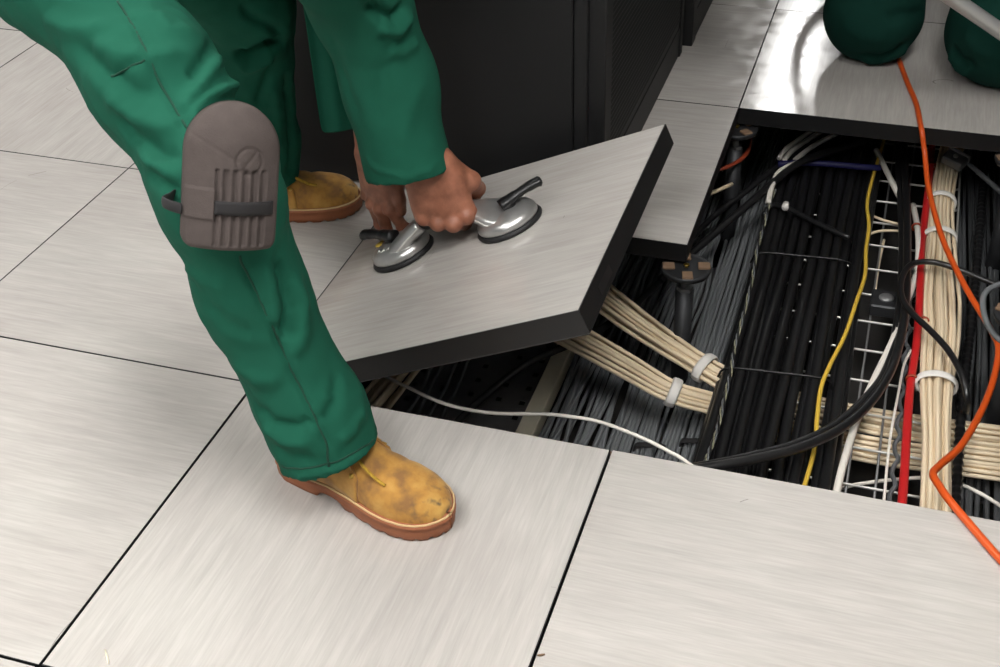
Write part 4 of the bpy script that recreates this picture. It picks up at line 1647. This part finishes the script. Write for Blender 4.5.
# heavy grey hose-like cables over the tray
cable('heavy_cable', px([(903, 130, -.20), (905, 165, -.192), (907, 215, -.188), (907, 262, -.185), (905, 310, -.178), (899, 345, -.172), (888, 376, -.165), (866, 407, -.158), (835, 432, -.150), (795, 449, -.142), (750, 460, -.136), (705, 468, -.132), (660, 474, -.132)]),
      .0085, 'c_black', 'heavy black cable sweeping across the opening to the near edge', n=90, seg=14)
cable('heavy_cable', px([(897, 130, -.21), (899, 175, -.203), (902, 230, -.203), (901, 290, -.200), (896, 330, -.198), (885, 372, -.19), (862, 402, -.178), (832, 427, -.166), (793, 445, -.157), (748, 457, -.15), (703, 466, -.146), (655, 474, -.146)]),
      .0080, 'c_black', 'second heavy black cable paired with the sweeping black cable', n=90, seg=14)
cable('black_cable', px([(1010, 290, -.17), (985, 280, -.17), (960, 270, -.165), (938, 263, -.16), (920, 262, -.16), (908, 267, -.16), (901, 282, -.16), (903, 300, -.16), (914, 315, -.158), (930, 330, -.157), (948, 350, -.157), (962, 375, -.16), (967, 398, -.18), (966, 412, -.22)]),
      .0062, 'c_black', 'black cable looping over the red cable and the cream bundle', n=70, seg=10)
cable('grey_cable', px([(1030, 276, -.10), (1003, 283, -.10), (986, 292, -.10), (983, 308, -.10), (989, 327, -.10), (1003, 342, -.10), (1030, 352, -.11)]), .0055, 'c_grey', 'grey cable loop peeking in at the right edge of the picture', n=40, seg=10)
# corrugated tube
y = np.linspace(-.3, 2.3, 420)
xs = np.interp(y, [-.3, .2, .55, .9, 1.4, 2.3], [.527, .5285, .532, .548, .560, .565])
P = np.stack([xs, y, np.full_like(y, -.236) - .004 * np.sin(y * 4)], 1)
r = .0085 + .0011 * np.sign(np.sin(np.arange(420) * math.pi / 1.5))
tag(tube('corrugated_tube', P, r, M['c_black'], seg=10), 'black corrugated tube along the right of the cream bundle', 'conduit')
# twisted earth wires along the left of the black cables
base = spline(px([(775, 190, -.20), (769, 205, -.19), (764, 225, -.187), (757, 250, -.187), (752, 280, -.187), (742, 320, -.187), (735, 345, -.187), (731, 370, -.187), (724, 400, -.187), (717, 430, -.187), (708, 455, -.187), (702, 470, -.187), (690, 510, -.187)]), 220)
T, U, B = frames(base)
ph = np.linspace(0, 95, 220)
tw = tag(empty('twisted_wire'), 'thin twisted earth wire winding along the left of the black cables', 'wire')
for k, mt in enumerate(('c_earth', 'c_grey', 'c_black')):
    P = base + B * (.0024 * np.cos(ph + k * 2.1))[:, None] + U * (.0024 * np.sin(ph + k * 2.1))[:, None]
    V, Fc = tube_data(P, .0017, 6)
    mesh_obj('strand', V, Fc, M[mt], tw)
# far left corner: slanting black cables, cream tails, blue, rust
cable('black_cable', px([(660, 280, -.26), (700, 246, -.23), (744, 208, -.19), (782, 175, -.17), (805, 160, -.16), (835, 150, -.165), (870, 140, -.18)]), .0088, 'c_black', 'black cable slanting from the far pedestal over the grey mat', n=40, seg=12)
cable('black_cable', px([(680, 250, -.27), (715, 215, -.245), (745, 192, -.22), (775, 168, -.195), (800, 152, -.19), (830, 138, -.19)]), .0075, 'c_black', 'black cable lying lower behind the slanting one', n=40, seg=12)
for k, a in enumerate(([(768, 203, -.19), (772, 186, -.175), (779, 172, -.168), (794, 164, -.168), (812, 157, -.18)], [(779, 158, -.178), (786, 149, -.178), (798, 140, -.18), (812, 130, -.185)],
                       [(784, 160, -.178), (793, 150, -.178), (806, 141, -.18), (822, 131, -.185)], [(795, 160, -.182), (806, 151, -.18), (818, 143, -.182), (836, 134, -.185)])):
    cable('white_cable', px(a), .0062, 'c_white', ('white cable tail bending down beside the black cables at the far corner', 'white cable tail under the far edge, leftmost of three', 'white cable tail under the far edge, middle of three', 'white cable tail under the far edge, rightmost of three')[k], n=22, seg=9)
cable('blue_cable', px([(778, 164, -.186), (800, 163, -.184), (830, 164, -.184), (862, 167, -.186), (880, 168, -.19)]), .0075, 'c_blue', 'dark blue cable lying across the far end of the black cables', n=24, seg=10)
cable('red_cable', px([(715, 170, -.12), (727, 167, -.12), (740, 160, -.12), (748, 151, -.12), (750, 138, -.12)]), .0045, 'c_rust', 'short rust red cable beside the far pedestal', n=24, seg=8)
cable('white_cable', px([(700, 198, -.15), (714, 192, -.15), (732, 184, -.16)]), .0045, 'c_cream', 'short cream cable stub below the standing tile', n=10, seg=8)
# small things in the wire tray
for a, lb in (([(868, 212, -.236), (880, 219, -.232), (906, 226, -.236)], 'thin pale wire lying across the wire tray, farther one'), ([(866, 236, -.236), (880, 231, -.232), (907, 231, -.236)], 'thin pale wire bowed across the wire tray, nearer one'), ([(875, 290, -.25), (879, 262, -.25), (884, 240, -.25)], 'thin tan wire running along below the wire tray')):
    cable('thin_wire', px(a), .0032, 'c_cream', lb, n=16, seg=7)
jb = tag(empty('junction_box'), 'small dark junction box with round knob sitting in the wire tray', 'junction box')
b0 = at(885, 306, -.232)
box('box_body', b0[0] - .030, b0[0] + .030, b0[1] - .032, b0[1] + .032, TZ + .003, TZ + .030, M['darksteel'], jb, .003)
V, Fc = lathe_data([(.015, 0), (.015, .003), (.012, .005), (.006, .007), (.003, .0072)], 20)
mesh_obj('knob', [(x + b0[0], y + b0[1], z + TZ + .030) for x, y, z in V], Fc, M['galv'], jb)
# metal clip at the far end of the cream bundle
c = at(955, 160, -.165)
mc = tag(empty('metal_connector', tuple(c)), 'small galvanised metal connector on the far end of the cream bundle', 'connector')
mc.rotation_euler = (0.3, 0.15, math.radians(-28))
box('housing', -.026, .026, -.018, .018, -.012, .012, M['galv'], mc, .003)
box('lip', -.028, .028, .012, .020, -.004, .016, M['alu'], mc, .002)
V, Fc = lathe_data([(.006, .011), (.006, .015), (.003, .016)], 12)
mesh_obj('screw', V, Fc, M['wire'], mc)
cable('black_cable', px([(965, 160, -.17), (985, 178, -.18), (1010, 200, -.20)]), .006, 'c_dgrey', 'dark cable running from the metal connector to the right edge', n=14, seg=9)
# hook-and-loop ties on the grey mat
for k, (xx, yy) in enumerate(((650, 447), (696, 443))):
    c = at(xx, yy, -.312)
    P = [c + np.array((dx, .004 * math.sin(dx * 80), dz)) for dx, dz in ((-.030, -.012), (-.026, .002), (-.012, .006), (.012, .006), (.026, .002), (.030, -.012))]
    tag(tube('cable_tie', P, .0068, M['strap'], n=20, seg=8, flat=.35), ('black tie around the grey data cables near the tile joint', 'black tie around the grey data cables next to the power cables')[k], 'cable tie')

# crumbs on the floor
for (xx, yy), ln, an, lb in (((107, 657), .012, 2.3, 'tiny tan splinter lying on the tile near the bottom left seam'), ((541, 655), .005, .4, 'tiny brown crumb beside the seam at the bottom middle')):
    c = at(xx, yy, .0012)
    d = np.array((math.cos(an), math.sin(an), 0)) * ln
    tag(tube('splinter', [c - d, c, c + d + np.array((0, 0, .001))], [.0008, .0017, .0016, .0009], M['beige'] if ln > .008 else M['pad'], n=4, seg=6), lb, 'splinter')
